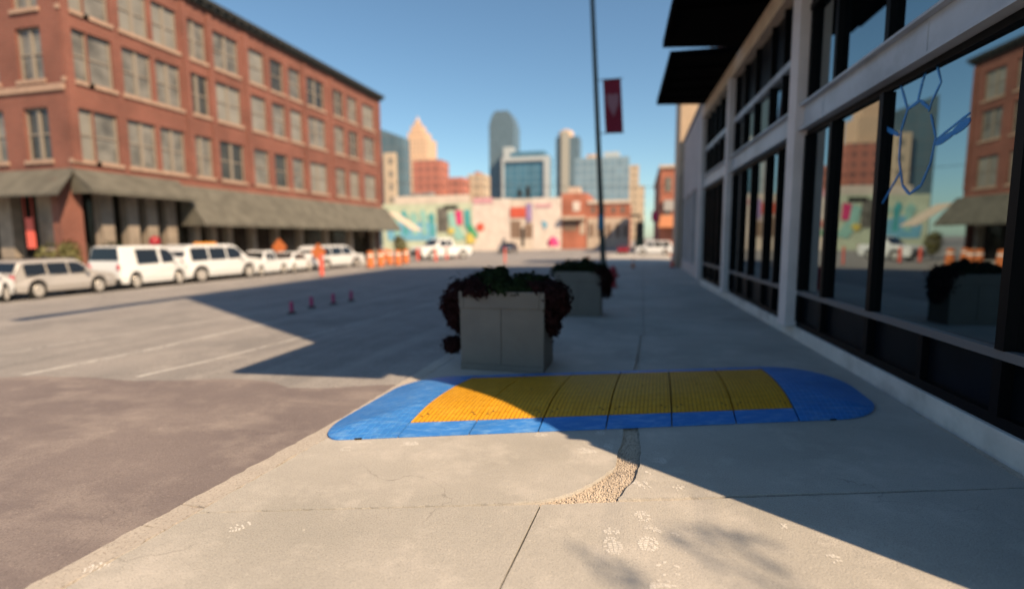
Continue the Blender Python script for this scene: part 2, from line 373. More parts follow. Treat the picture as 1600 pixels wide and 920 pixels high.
# ------------------------------------------------------------------ ground, road, sidewalk
def struct(o): o['kind'] = 'structure'; return o
gm = MB(); gm.quad((-1500, -400, -.62), (1500, -400, -.62), (1500, 2500, -.62), (-1500, 2500, -.62))
struct(gm.build('ground', M['road']))
rz = road_z
rd = MB(); rd.slab([(-2.8, -40, rz(-2.8)), (-2.8, 420, rz(-2.8)), (-24.1, 420, rz(-24.1)), (-24.1, -40, rz(-24.1))], (0, 0, -.2))
struct(rd.build('road', M['road']))
far = MB(); far.quad((-160, 49, -.47), (-24.1, 49, -.47), (-24.1, 93, -.47), (-160, 93, -.47))
far.quad((-160, -40, -.49), (-24.1, -40, -.49), (-24.1, 14.2, -.49), (-160, 14.2, -.49))
far.quad((-2.8, 58, -.02), (120, 58, -.02), (120, 62, -.02), (-2.8, 62, -.02))
far.quad((-2.8, 62, -.02), (2.3, 62, -.02), (2.3, 300, -.02), (-2.8, 300, -.02))
struct(far.build('cross_street', M['road']))

# dark asphalt of the near crossing, its ragged far edge as in the photo
edge = [(-240, 589), (-100, 590), (0, 591), (60, 588), (110, 589), (160, 592), (215, 595), (275, 594), (330, 592), (385, 592), (425, 597), (450, 607), (500, 608), (560, 603), (610, 600)]
ep = [gr(*q) for q in edge]
ep = [Vector((-80, ep[0].y-3, 0))] + ep
ring = []
for a, b in zip(ep, ep[1:]):
    n = max(1, int((b-a).length/.25))
    for k in range(n):
        p = a.lerp(b, k/n); ring.append((p.x, p.y+random.uniform(-.03, .03)))
ring.append((-2.8, ep[-1].y)); ring += [(-2.8, -39), (-80, -39)]
asp = MB()
near_ = [p for p in ring if p[0] >= -24.1]
ycut = ep[1].y-.8
near_ = [(-24.1, ycut)] + [p for p in near_] + [(-24.1, -39)]
asp.add([(x, y, rz(x)+.006) for x, y in near_], [tuple(range(len(near_)))])
asp.quad((-24.1, -39, -.478), (-24.1, ycut, -.478), (-80, ycut-2, -.478), (-80, -39, -.478))
struct(asp.build('asphalt', M['asphalt']))

# worn lane lines on the far roadway
def lane(q0, q1, wd):
    a, b = gr(*q0), gr(*q1); d = (b-a).normalized(); s = Vector((-d.y, d.x, 0))*wd/2
    ln = MB(); n = max(2, int((b-a).length/.5)); L_, R_ = [], []
    for k in range(n+1):
        p = a.lerp(b, k/n); j = random.uniform(.6, 1.1)
        L_.append((p.x+s.x*j, p.y+s.y*j, rz(p.x+s.x)+.004)); R_.append((p.x-s.x*j, p.y-s.y*j, rz(p.x-s.x)+.004))
    ln.add(L_+R_, [(k, k+1, n+2+k, n+1+k) for k in range(n)])
    return ln
lm = mat('worn_road_paint', (.56, .55, .53), .8); dusty(lm); lm.node_tree.nodes['Noise Texture'].inputs['Scale'].default_value = 6
for q0, q1, wd in (((36, 586), (209, 552), .16), ((209, 552), (420, 505), .13), ((214, 589), (330, 563), .14), ((330, 563), (560, 505), .12), ((0, 553), (330, 500), .12), ((560, 505), (690, 470), .12)):
    struct(lane(q0, q1, wd).build('lane_line', lm))

# sidewalk slabs with ragged joints over an exposed bed
bed = MB(); bed.quad((-2.72, -12, -.03), (2.9, -12, -.03), (2.9, 58, -.03), (-2.72, 58, -.03))
struct(bed.build('sidewalk_bed', M['gravel']))
def rag(pts, step=.06, amp=.004, zed=0):
    out = []
    n = len(pts)
    for i in range(n):
        a, b = Vector(pts[i]), Vector(pts[(i+1) % n]); k = max(1, int((b-a).length/step))
        if (b-a).length > 9: k = 30
        for j in range(k):
            p = a.lerp(b, j/k); am = amp if j else 0
            out.append((p.x+random.uniform(-am, am), p.y+random.uniform(-am, am)))
    return out
J0, J1, J2, J3, J4 = [gz(*q) for q in ((300, 797), (845, 787), (970, 780), (1100, 775), (1600, 755))]
kx = -2.63
sl = .305                                            # slope of the transverse joints
jy = lambda x: J1.y + (x-J1.x)*sl
def V2(p): return (p.x, p.y)
g = .006
fa = gz(780, 920); fx = lambda y: J1.x + (y-J1.y)*(J1.x-fa.x)/(J1.y-fa.y)
kxf = lambda y: kx-.068*max(0, 4.3-max(0, y))
front_left = [(kxf(-12), -12), (fx(-12)-g, -12), (fx(J1.y)-g, jy(J1.x)-g), (kxf(jy(kx)), jy(kx)-g), (kxf(0), 0)]
front_right = [(fx(-12)+g, -12), (2.7, -12), (2.7, jy(2.7)-g), (fx(J1.y)+g, jy(J1.x)-g)]
crackL = [gz(*q) for q in ((700, 789), (790, 786), (850, 781), (893, 770), (925, 755), (945, 742), (962, 728), (965, 708), (972, 690), (974, 666), (978, 640))]
crackR = [gz(*q) for q in ((996, 640), (998, 668), (1001, 700), (1000, 728), (990, 752), (976, 766), (966, 779))]
by = 9.4
kb = lambda x: by + (x-.1)*sl
topx = .12
back_left = [(kx, 4.3), (kxf(jy(kx)), jy(kx)+g)] + [(p.x, p.y+g) for p in crackL] + [(topx-.06-g, kb(topx)-g), (kx, kb(kx)-g)]
back_right = [(p.x, p.y+g) for p in reversed(crackR)][0:1] + [(2.7, jy(2.7)+g), (2.7, kb(2.7)-g), (topx-.06+g, kb(topx)-g)] + [(p.x, p.y) for p in crackR[:-1]]
sw = MB()
for poly, am in ((front_left, .003), (front_right, .003), (back_left, .007), (back_right, .006)):
    sw.prism(rag(poly, .05, am), -.1, 0)
y0 = by
for k in range(14):
    y1 = y0+3.4
    f0 = lambda x: y0+(x-.1)*sl; f1 = lambda x: y1+(x-.1)*sl
    dz = random.uniform(-.004, .004)
    x_m = .12+.02*k
    sw.prism([(kx, f0(kx)+g), (x_m-g, f0(x_m)+g), (x_m-g, f1(x_m)-g), (kx, f1(kx)-g)], -.1, dz)
    sw.prism([(x_m+g, f0(x_m)+g), (2.7, f0(2.7)+g), (2.7, f1(2.7)-g), (x_m+g, f1(x_m)-g)], -.1, dz*.6)
    y0 = y1
walk = struct(sw.build('sidewalk', M['concrete']))
# broken kerb strip, flush with the road
ks = MB(); yy = -12.0
segs = [-12, 0, 2.35, 2.62, 4.35, 6.2, 9.4, 13, 17, 22, 28, 36, 46, 58]
for a, b in zip(segs, segs[1:]):
    o0, o1 = kxf(a)-kx, kxf(b)-kx
    ks.prism(rag([(-2.82+o0, a+.006), (kx-.008+o0, a+.006), (kx-.008+o1, b-.006), (-2.82+o1, b-.006)], .05, .012), -.2, random.uniform(-.004, .003))
struct(ks.build('kerb', M['gutter']))
# loose pebbles of the broken joint
pb = MB(); cl = [V2(p) for p in crackL]; cr = [V2(p) for p in reversed(crackR)]
patch = cl + [(p.x, p.y) for p in crackR]
def inside(x, y, poly):
    c = False; n = len(poly)
    for i in range(n):
        (x0, y0_), (x1, y1_) = poly[i], poly[(i+1) % n]
        if (y0_ > y) != (y1_ > y) and x < (x1-x0)*(y-y0_)/(y1_-y0_)+x0: c = not c
    return c
xs = [p[0] for p in patch]; ys = [p[1] for p in patch]; cnt = 0
tries = 0
while cnt < 3600 and tries < 90000:
    tries += 1
    x, y = random.uniform(min(xs), max(xs)), random.uniform(min(ys), max(ys))
    if not inside(x, y, patch): continue
    r = random.uniform(.003, .009); cnt += 1
    z = -.028+r*.4; a = random.uniform(0, 3)
    vs_ = [(x+r*math.cos(a+t*1.257)*random.uniform(.8, 1.2), y+r*math.sin(a+t*1.257)*random.uniform(.8, 1.2), z) for t in range(5)]
    vs_ += [(x+random.uniform(-.3, .3)*r, y+random.uniform(-.3, .3)*r, z+r*1.3)]
    pb.add(vs_, [(t, (t+1) % 5, 5) for t in range(5)])
peb = pb.build('pebbles', M['gravel']); tag(peb, kind='stuff'); tag(peb, 'loose tan gravel filling the broken joint in the sidewalk', 'gravel')

# dusty shoe prints on the slabs (parts of the sidewalk)
def shoe(px, py, ang, L_, W_, rows, keep=.9, heel=False):
    c = gz(px, py); mb = MB(); ca, sa = math.cos(ang), math.sin(ang)
    def put(lx, ly): return (c.x+lx*ca-ly*sa, c.y+lx*sa+ly*ca, .004)
    for k in range(rows):
        t = (k+.5)/rows
        hw = W_/2*math.sqrt(max(.06, 1-(2*t-1)**2*.9))*(1.0 if t > .35 else .88)
        y = (t-.5)*L_; h = L_/rows*.36
        nb = 4 if W_ > .09 else 3
        for i in range(nb):
            if random.random() > keep: continue
            x0 = -hw+2*hw*i/nb+.002; x1 = -hw+2*hw*(i+1)/nb-.002
            s0, s1 = -.30*abs(x0), -.30*abs(x1); q = random.uniform(-.002, .002); hh = h*random.uniform(.7, 1.1)
            mb.quad(put(x0, y-hh+s0+q), put(x1, y-hh+s1+q), put(x1, y+hh+s1+q), put(x0, y+hh+s0+q))
    return mb
for px, py, ang, L_, W_, rows, keep in ((957, 852, .2, .17, .115, 9, .95), (955, 829, .2, .075, .10, 4, .9), (1013, 849, -.15, .15, .12, 8, .8), (1003, 806, .1, .12, .11, 7, .75),
        (1021, 826, -.3, .06, .11, 4, .7), (1056, 834, -.4, .04, .05, 3, .8), (937, 676, .3, .11, .10, 5, .8), (951, 697, .2, .12, .09, 6, .8), (1031, 719, .1, .12, .11, 6, .8),
        (1022, 706, -.2, .05, .1, 3, .6), (912, 704, .5, .12, .12, 7, .7), (1005, 757, -.4, .10, .14, 6, .45), (1060, 762, .3, .09, .10, 5, .5), (375, 823, -.6, .13, .09, 7, .6),
        (153, 886, -.8, .12, .09, 7, .6), (640, 693, .4, .09, .16, 4, .6), (543, 701, .3, .09, .12, 4, .6), (572, 690, .1, .05, .2, 3, .5), (845, 679, .2, .08, .13, 4, .7),
        (1044, 888, .1, .12, .15, 7, .35), (1036, 914, .2, .09, .15, 6, .5), (925, 706, .2, .07, .08, 4, .4), (1010, 738, .2, .05, .09, 3, .6), (1225, 822, .4, .06, .08, 4, .5), (1300, 872, .5, .07, .1, 4, .4)):
    shoe(px, py, ang, L_, W_, rows, keep).build('footprint', M['dust'], walk)

# ------------------------------------------------------------------ trench cover
O = gz(640, 661, .055); E1 = gz(1240, 638, .055); Fq = gz(742, 590, .055)
eu = (E1-O)/6; ev = gz(1183, 573.5, .055)-E1
ev = (ev + (Fq-O))/2; eu.z = ev.z = 0
O.z = 0
lu, lv = eu.length, ev.length
VN, VF = -.135, 1.13
def span(u):
    vn, vf = VN, VF
    def arc(s, s0): return 0 if s <= s0 else 1-math.sqrt(max(0, 1-((s-s0)/(1-s0))**2))
    if u < 0:
        s = min(1, -u/1.27); vn += .36*arc(s, .62); vf -= .34*arc(s, .35)
    if u > 6:
        s = min(1, (u-6)/1.5); vn += .30*arc(s, .45); vf -= .70*arc(s, .0)
    return vn, vf
def edge_dist(u, v):
    vn, vf = span(u)
    d = min((v-vn)*lv, (vf-v)*lv*.6)
    if u < 0: d = min(d, (u+1.27)*lu*.9)
    if u > 6: d = min(d, (7.5-u)*lu*.9)
    return max(0, d)
def hgt(u, v):
    d = edge_dist(u, v); t = min(1, d/.21); k = min(1, max(0, d-.21)/.55)
    return .018 + .042*t + .055*math.sin(math.pi/2*k)
def pos(u, v, z=None):
    p = O + eu*u + ev*v
    return (p.x, p.y, hgt(u, v) if z is None else z)
def plate(u0, u1, vfun, nu, nv, gap=0.0):
    mb = MB(); mb.uv = []; us = [u0+gap+(u1-u0-2*gap)*i/nu for i in range(nu+1)]
    for u in us:
        a, b = vfun(u)
        for j in range(nv+1):
            v = a+(b-a)*j/nv; mb.v.append(pos(u, v)); mb.uv.append((u*lu, v*lv))
    for i in range(nu):
        for j in range(nv):
            k = i*(nv+1)+j; mb.f.append((k, k+nv+1, k+nv+2, k+1)); mb.m.append(0)
    # skirt down to the ground
    ring_ = [i*(nv+1) for i in range(nu+1)] + [nu*(nv+1)+j for j in range(1, nv+1)] + [i*(nv+1)+nv for i in range(nu-1, -1, -1)] + [j for j in range(nv-1, 0, -1)]
    b = len(mb.v)
    for k in ring_:
        p = mb.v[k]; mb.v.append((p[0], p[1], .003)); mb.uv.append(mb.uv[k])
    n = len(ring_)
    for i in range(n):
        j = (i+1) % n; mb.f.append((ring_[i], b+i, b+j, ring_[j])); mb.m.append(0)
    return mb
ctr = O+eu*3+ev*.5; ctr.z = 0
tcv = thing('trench_cover', 'long low blue and yellow plastic trench cover laid across the sidewalk', 'trench cover', ctr)
GAP = .012
for i in range(6):
    pn = plate(i, i+1, lambda u: (.003, .997), 8, 24, GAP).build('panel', M['yellow_plate'], tcv, smooth=False)
    for bu, bvv in ((.1, .07), (.16, .10), (.9, .07), (.84, .10), (.1, .93), (.9, .93), (.5, .5)):
        u = i+bu; c = Vector(pos(u, bvv)); bt = MB(); bt.lathe((c.x, c.y, c.z-.004), [(.011, 0), (.011, .0055), (.006, .006), (.004, .0045)], 10)
        bt.build('bolt', M['hole'], pn)
    plate(i, i+1, lambda u: (VN, -.002), 6, 5, GAP).build('edge_strip', M['blue_edge'], tcv)
    plate(i, i+1, lambda u: (1.003, VF), 6, 4, GAP).build('edge_strip', M['blue_edge'], tcv)
for u0, u1 in ((-1.27, 0), (6, 7.5)):
    def vf_(u):
        a, b = span(u); return (a, b)
    # cosine spaced columns towards the rounded end
    mb = MB(); mb.uv = []; nu, nv = 44, 30
    us = [(u1 - (u1-u0)*math.sin(math.pi/2*i/nu)) if u0 < 0 else (u0 + (u1-u0)*math.sin(math.pi/2*i/nu)) for i in range(nu+1)]
    us[0] += -GAP if u0 < 0 else GAP
    for u in us:
        a, b = vf_(u)
        for j in range(nv+1):
            v = a+(b-a)*j/nv; mb.v.append(pos(u, v)); mb.uv.append((u*lu, v*lv))
    for i in range(nu):
        for j in range(nv):
            k = i*(nv+1)+j; mb.f.append((k, k+nv+1, k+nv+2, k+1)); mb.m.append(0)
    ring_ = [i*(nv+1) for i in range(nu+1)] + [nu*(nv+1)+j for j in range(1, nv+1)] + [i*(nv+1)+nv for i in range(nu-1, -1, -1)] + [j for j in range(nv-1, 0, -1)]
    b = len(mb.v)
    for k in ring_:
        p = mb.v[k]; mb.v.append((p[0], p[1], .003)); mb.uv.append(mb.uv[k])
    n = len(ring_)
    for i in range(n):
        j = (i+1) % n; mb.f.append((ring_[i], b+i, b+j, ring_[j])); mb.m.append(0)
    ec = mb.build('end_piece', M['blue_plate'], tcv)
    un = -.55 if u0 < 0 else 6.55
    a, _ = span(un); nb = MB(); p0 = Vector(pos(un-.05, a, 0)); p1 = Vector(pos(un+.05, a, 0)); dn = (p1-p0).normalized(); nn = Vector((dn.y, -dn.x, 0))
    nb.slab([p0+nn*.004, p1+nn*.004, p1+nn*.004+Vector((0, 0, .016)), p0+nn*.004+Vector((0, 0, .016))], -nn*.03)
    nb.build('notch', M['gap'], ec)
# ------------------------------------------------------------------ planters and their plants
SK = math.atan(.305)
def leaf_cloud(mb, blobs, n, size, flat=.5):
    tot = sum(b[1] for b in blobs)
    for c, wt, r in blobs:
        for _ in range(int(n*wt/tot)):
            while True:
                q = Vector((random.uniform(-1, 1), random.uniform(-1, 1), random.uniform(-1, 1)))
                if .15 < q.length < 1: break
            q = q.normalized()*(q.length**.6)*(random.uniform(1.0, 1.45) if random.random() < .18 else 1)
            p = Vector((c[0]+q.x*r[0], c[1]+q.y*r[1], c[2]+q.z*r[2]))
            s = size*random.uniform(.6, 1.3)
            nrm = (q+Vector((random.uniform(-.7, .7), random.uniform(-.7, .7), random.uniform(-.2, .9)))).normalized()
            a = nrm.orthogonal().normalized(); a.rotate(Matrix.Rotation(random.uniform(0, 6.3), 3, nrm)); b = nrm.cross(a)
            mb.add([p-a*s, p-b*s*.45+nrm*s*.1, p+a*s, p+b*s*.45+nrm*s*.1], [(0, 1, 2, 3)])
    return mb
def planter(front_left, front_right, depth, h, label):
    a, b = front_left, front_right; d = (b-a); wd = d.length; rzv = 0.0; d = Vector((math.cos(rzv), math.sin(rzv), 0))*wd
    n = Vector((-d.y, d.x, 0)).normalized(); c = (a+b)/2 + n*depth/2; c.z = 0
    t = thing('planter', label, 'planter', c, rzv, 'planters along the sidewalk')
    bx = MB(); bx.obox((0, 0, .04), (wd*1.0, depth*1.0, .08)); bx.build('base', M['planter'], t, .008, local=True)
    bd = MB()
    bd.obox((-wd*.252, 0, .08+(h-.30)/2), (wd*.49, depth*.96, h-.30), 0, 0, 1.02)
    bd.obox((wd*.252, 0, .08+(h-.30)/2), (wd*.49, depth*.96, h-.30), 0, 0, 1.02)
    bd.obox((0, 0, .08+(h-.30)/2), (wd*.9, depth*.93, h-.31))
    bd.build('box', M['planter'], t, .006, local=True)
    rm = MB(); T = .07
    for sx in (-1, 1): rm.obox((sx*(wd*.51-T/2), 0, h-.11), (T, depth*1.02, .22))
    for sy in (-1, 1): rm.obox((0, sy*(depth*.51-T/2), h-.11), (wd*1.02-2*T-.004, T, .22))
    rm.build('rim', M['planter'], t, .008, local=True)
    so = MB(); so.obox((0, 0, h-.08), (wd*1.02-2*T-.008, depth*1.02-2*T-.008, .06)); so.build('soil', M['soil'], t, local=True)
    def L(x, y, z): 
        ca, sa = math.cos(rzv), math.sin(rzv); return (c.x+x*ca-y*sa, c.y+x*sa+y*ca, z)
    return L, wd, depth, h
def plant(name, label, cat, blobs, n, size, m, stems, group=None):
    base = Vector(stems[0][0]); t = thing(name, label, cat, base, 0, group)
    st = MB()
    for a, b in stems: st.tube(a, b, .012, .005, 6)
    st.build('stem', M['bark'], t)
    leaf_cloud(MB(), blobs, n, size).build('foliage', m, t)
L, wd, dp, h = planter(gz(716, 582), gz(850, 579), .78, 1.06, 'larger square grey planter nearest the trench cover with a groove down its front')
g1 = 'plants growing in the planters'
plant('trailing_plant', 'burgundy trailing plant spilling over the street side of the nearer planter', 'plant',
      [(L(-.46, -.1, 1.08), 1.0, (.22, .32, .16)), (L(-.66, -.16, .93), 1.2, (.18, .28, .26)), (L(-.70, -.18, .72), .6, (.13, .2, .22)), (L(-.74, -.2, .30), .5, (.13, .16, .13)), (L(-.66, -.12, .52), .1, (.05, .08, .12)), (L(-.30, -.34, 1.05), .5, (.24, .14, .09)), (L(-.80, -.2, .86), .4, (.10, .16, .16))], 3000, .042, M['leaf_red'],
      [(L(-.38, 0, .99), L(-.6, -.1, 1.08)), (L(-.38, 0, .99), L(-.66, -.12, .9)), (L(-.6, -.12, 1.0), L(-.72, -.2, .32))], g1)
plant('leafy_plant', 'dark green bushy plant at the middle of the nearer planter', 'plant',
      [(L(-.14, 0, 1.16), 1, (.19, .3, .15)), (L(-.12, .05, 1.27), .5, (.11, .16, .10)), (L(.22, .05, 1.15), .8, (.17, .28, .13)), (L(-.36, .1, 1.14), .8, (.24, .24, .16)), (L(.05, -.05, 1.09), .8, (.42, .42, .10)), (L(-.3, .1, 1.24), .3, (.10, .14, .10)), (L(.4, .1, 1.14), .6, (.2, .24, .12))], 3800, .042, M['leaf_dark'],
      [(L(-.05, 0, .99), L(-.1, 0, 1.24)), (L(-.05, 0, .99), L(.2, .05, 1.2)), (L(-.05, 0, .99), L(-.36, .1, 1.15))], g1)
plant('trailing_plant', 'near black trailing plant hanging over the building side of the nearer planter', 'plant',
      [(L(.46, 0, 1.08), 1, (.2, .36, .12)), (L(.62, -.02, .93), 1.2, (.17, .36, .24)), (L(.60, .1, .66), .6, (.12, .25, .26)), (L(.68, -.1, .86), .5, (.14, .16, .16)), (L(.63, -.1, 1.06), .6, (.22, .3, .14)), (L(.72, -.25, .98), .6, (.16, .2, .16)), (L(.66, -.2, .72), .5, (.12, .2, .22)), (L(.80, -.2, .86), .3, (.09, .14, .10))], 3800, .042, M['leaf_red'],
      [(L(.38, 0, .99), L(.6, 0, 1.06)), (L(.38, 0, .99), L(.62, .05, .7))], g1)
L, wd, dp, h = planter(gz(868, 495.5), gz(936, 493), .62, 1.0, 'second square grey planter standing farther along the sidewalk')
plant('leafy_plant', 'dark bushy plant filling the top of the farther planter', 'plant',
      [(L(-.2, 0, 1.1), 1, (.26, .26, .14)), (L(.16, 0, 1.09), 1, (.24, .24, .16)), (L(.12, 0, 1.2), .25, (.08, .1, .1)), (L(-.45, 0, 1.02), .6, (.2, .26, .14)), (L(.4, -.1, 1.05), .6, (.18, .24, .14))], 2600, .042, M['leaf_dark'],
      [(L(0, 0, .94), L(-.2, 0, 1.15)), (L(0, 0, .94), L(.2, 0, 1.15)), (L(0, 0, .94), L(-.4, 0, 1.05))], g1)
plant('trailing_plant', 'dark trailing plant hanging from the building side of the farther planter', 'plant',
      [(L(.48, -.05, 1.0), 1, (.2, .32, .15)), (L(.58, -.1, .82), 1, (.18, .28, .24)), (L(.62, -.1, .58), .4, (.12, .2, .18))], 2200, .042, M['leaf_red'],
      [(L(.36, 0, .94), L(.55, 0, 1.0)), (L(.36, 0, .94), L(.58, 0, .6))], g1)

# ------------------------------------------------------------------ storefront building on the right
FX = 2.75
sf = thing('storefront_building', 'modern glass storefront under black canopies along the right side of the sidewalk', 'building', (FX, 9.0, 0), R(2.1))
Y0, Y1 = 2.0, 20.4
COLS = [(9.72, 10.12), (15.35, 15.65), (20.1, 20.4)]
pl = MB(); pl.box(FX-.10, FX+.35, Y0, Y1, -.05, .205); pl.build('plinth', M['plinth'], sf, .012)
for a, b in COLS:
    c = MB(); c.box(FX-.24, FX+.1, a, b, .207, 6.0); c.box(FX-.26, FX-.1, a-.03, b+.03, .207, .24)
    c.build('column', M['steel'], sf, .006)
bays = [(Y0, 9.72), (10.12, 15.35), (15.65, 20.1)]
for k, (a, b) in enumerate(bays):
    m = MB(); m.box(FX-.19, FX+.05, a+.003, b-.003, 3.50, 3.53); m.box(FX-.19, FX+.05, a+.003, b-.003, 3.90, 3.93); m.box(FX-.10, FX+.04, a+.003, b-.003, 3.53, 3.90)
    if k == 0:
        for yy_ in (6.2, 8.9): m.box(FX-.108, FX-.10, yy_, yy_+.18, 3.56, 3.87)
    m.build('beam', M['beam'], sf)
    r = MB(); r.box(FX-.07, FX+.05, a+.003, b-.003, .755, .835); r.build('rail', M['rail'], sf, .004)
    r = MB(); r.box(FX-.06, FX+.05, a+.003, b-.003, .207, .30); r.build('rail', M['mullion'], sf, .004)
    r = MB(); r.box(FX-.05, FX+.05, a+.003, b-.003, 3.42, 3.497); r.build('rail', M['mullion'], sf)
mull = [[Y0+.02, 4.86, 7.12, 8.62, 9.66], [10.18, 11.15, 12.0, 13.25, 14.3, 15.29], [15.71, 16.6, 17.5, 18.4, 19.3, 20.04]]
first = True
def strokes(pane, lst):
    for q0, q1, wpx in lst:
        a, b = gx(*q0, FX-.02), gx(*q1, FX-.02)
        for p in (a, b): p.x = FX-.018+.036*(7.08-p.y)/2.18-.006
        wr = wpx*a.y/800*.33
        mb = MB(); d = (b-a).normalized(); n = Vector((1, 0, 0)).cross(d)*wr*1.5
        pts_ = 6; Ls = []; Rs = []
        for i in range(pts_+1):
            p = a.lerp(b, i/pts_); k = random.uniform(.75, 1.15)*(1 if 0 < i < pts_ else .6); Ls.append(p+n*k); Rs.append(p-n*k)
        mb.slab(Ls+Rs[::-1], (.004, 0, 0)); mb.build('paint_stroke', M['blue_paint'], pane)
for k, ys_ in enumerate(mull):
    for i, y in enumerate(ys_):
        wdm = .05 if (k == 0 or i in (0, len(ys_)-1)) else .035
        m = MB(); m.box(FX-.085, FX+.05, y-wdm, y+wdm, .30, .755); m.box(FX-.085, FX+.05, y-wdm, y+wdm, .835, 3.42)
        m.box(FX-.08, FX+.05, y-wdm, y+wdm, 3.93, 6.0); m.build('mullion', M['mullion'], sf)
    for i, (a, b) in enumerate(zip(ys_, ys_[1:])):
        p = MB(); p.box(FX, FX+.02, a+.04, b-.04, .836, 3.42) if not (k == 0 and i == 1) else p.prism([(FX-.018, b-.04), (FX+.018, a+.04), (FX+.038, a+.04), (FX+.002, b-.04)], .836, 3.42); pane = p.build('pane', M['glass'], sf)
        if k == 0 and abs(a-4.86) < .01:
            strokes(pane, [((1393, 128), (1403, 172), 3.5), ((1434, 92), (1423, 130), 4), ((1423, 130), (1417, 158), 4), ((1440, 90), (1448, 130), 3), ((1448, 130), (1436, 158), 3), ((1436, 158), (1431, 176), 3),
              ((1403, 172), (1420, 158), 4), ((1420, 158), (1433, 172), 4), ((1403, 172), (1394, 205), 4), ((1394, 205), (1391, 250), 3.5), ((1391, 250), (1395, 290), 3.5), ((1395, 290), (1404, 304), 4), ((1404, 304), (1420, 290), 4),
              ((1420, 290), (1433, 255), 3.5), ((1433, 255), (1440, 215), 3), ((1440, 215), (1434, 180), 3), ((1372, 200), (1391, 212), 6), ((1368, 318), (1392, 270), 3), ((1440, 226), (1462, 210), 9), ((1462, 210), (1486, 188), 11), ((1440, 220), (1486, 178), 3)])
        p = MB(); p.box(FX+.005, FX+.02, a+.04, b-.04, .30, .755); p.build('pane', M['panel'], sf)
        if k == 0 and b-a > 2:
            m = MB(); y = (a+b)/2; m.box(FX-.06, FX+.004, y-.04, y+.04, .30, .755); m.build('mullion', M['mullion'], sf)
        p = MB(); p.box(FX, FX+.02, a+.04, b-.04, 3.932, 4.80 if k else 5.4); p.build('pane', M['glass'], sf)
    a, b = bays[k]
    t = MB(); t.box(FX-.1, FX+.05, a+.003, b-.003, 4.80 if k else 5.4, 4.93 if k else 5.5); t.build('transom', M['beam'] if k else M['mullion'], sf)
    p = MB(); p.box(FX, FX+.02, a+.05, b-.05, 4.93 if k else 5.5, 6.0); p.build('pane', M['glass'] if k == 2 else M['panel'], sf)
fs = MB(); fs.box(FX-.22, FX+.1, Y0, Y1, 6.003, 6.40); fs.build('fascia', M['fascia'], sf, .01)
SH = .29
def canopy(x0, y0_, y1_, zb, zt):
    m = MB(); x1 = FX+.05
    k = lambda x, y: (x, y-(x1-x)*SH*.6)
    m.prism([(x0, y0_), (x1, y0_), (x1, y1_), k(x0, y1_)], zb, zt)
    for i in range(1, 5):
        y = y0_+(y1_-y0_)*i/5; m.box(x0+.15, x1, y-.05, y+.05, zb-.04, zb-.001)
    m.box(x0, x0+.1, y0_+.2, y1_-.9, zb-.06, zb-.001)
    return m
canopy(.64, 1.55, 14.3, 6.43, 6.58).build('canopy', M['soffit'], sf)
canopy(.88, 14.65, 19.95, 6.43, 6.58).build('canopy', M['soffit'], sf)
# height from the shadow of the roof corner on the roadway
tip = gr(290, 462); hd = (Vector((FX, Y0, 0))-Vector((tip.x, tip.y, 0))).length
ROOF = hd*math.tan(SUN_EL)+tip.z
uw = MB(); uw.box(FX, FX+16, Y0, Y1, 6.76, ROOF); uw.box(FX+.4, FX+16, Y0, Y1, -.05, 6.755); uw.build('wall', M['upper_wall'], sf)
rb = MB(); rb.obox((FX+.25, Y0-2.7, ROOF-.2), (.4, 5.4, .4)); rb.build('unseen_roof_beam', M['cornice'], sf)  # unseen beam added past the roof corner for a thin shadow on the roadway
for fl in range(3):
    for i in range(5):
        y = Y0+1.4+i*3.6; z = 8+fl*3.6; wm = MB(); wm.box(FX-.03, FX-.005, y, y+1.8, z, z+2.1)
        wm.build('window', M['car_glass'], sf)

# unseen leaf clumps on thin brackets, added to dapple the near slab with shade
def side(p):                                   # undo the building's own small turn
    v = Vector(p)-ORG[sf.name]; v.rotate(Matrix.Rotation(-R(2.1), 3, 'Z')); return v+ORG[sf.name]
for k, (px, py, ln, wd_) in enumerate(((965, 885, .16, .10), (1135, 862, .26, .12), (1215, 905, .30, .16), (1120, 835, .20, .07))):
    gp = gz(px, py); hz_ = 8.5+.3*k
    c = gp + to_sun*(hz_/to_sun.z)
    bl_ = [(side((c.x+random.uniform(-1, 1)*ln*.7, c.y+random.uniform(-1, 1)*wd_, c.z+random.uniform(-.1, .1))), 1, (ln*.6, wd_, .10)) for _ in range(4)]
    leaf_cloud(MB(), bl_, 45, .04).build('shadow_leaves', M['leaf_dark'], sf)
    b = MB(); b.tube(side((c.x, c.y, c.z+.05)), side((c.x, Y0+.35, c.z+.05)), .004, .004, 6); b.build('shadow_leaf_support', M['mullion'], sf)

# grey building farther along, and the sunlit taller one behind it
gb = thing('grey_building', 'low grey rendered building beyond the glass storefront', 'building', (2.5, 26, 0))
GX = 2.38
wl = MB(); 
ops = [21.6, 24.2, 26.8, 29.4]; prev = 20.45
for y in ops:
    wl.box(GX, GX+8, prev, y, -.03, 7.1); wl.box(GX, GX+8, y, y+1.7, 3.9, 7.1); wl.box(GX, GX+8, y, y+1.7, -.03, .5); prev = y+1.7
wl.box(GX, GX+8, prev, 31.5, -.03, 7.1); wl.build('wall', M['grey_wall'], gb)
cp = MB(); cp.box(GX-.06, GX+8.05, 20.45, 31.55, 7.103, 7.3); cp.build('coping', M['grey_trim'], gb)
for y in ops:
    w_ = MB(); w_.box(GX+.25, GX+.28, y, y+1.7, .5, 3.9); wo = w_.build('window', M['car_glass'], gb)
    m = MB(); m.box(GX+.2, GX+.25, y+.8, y+.9, .5, 3.9); m.box(GX+.2, GX+.249, y, y+1.7, 2.6, 2.7); m.build('frame', M['grey_trim'], wo)
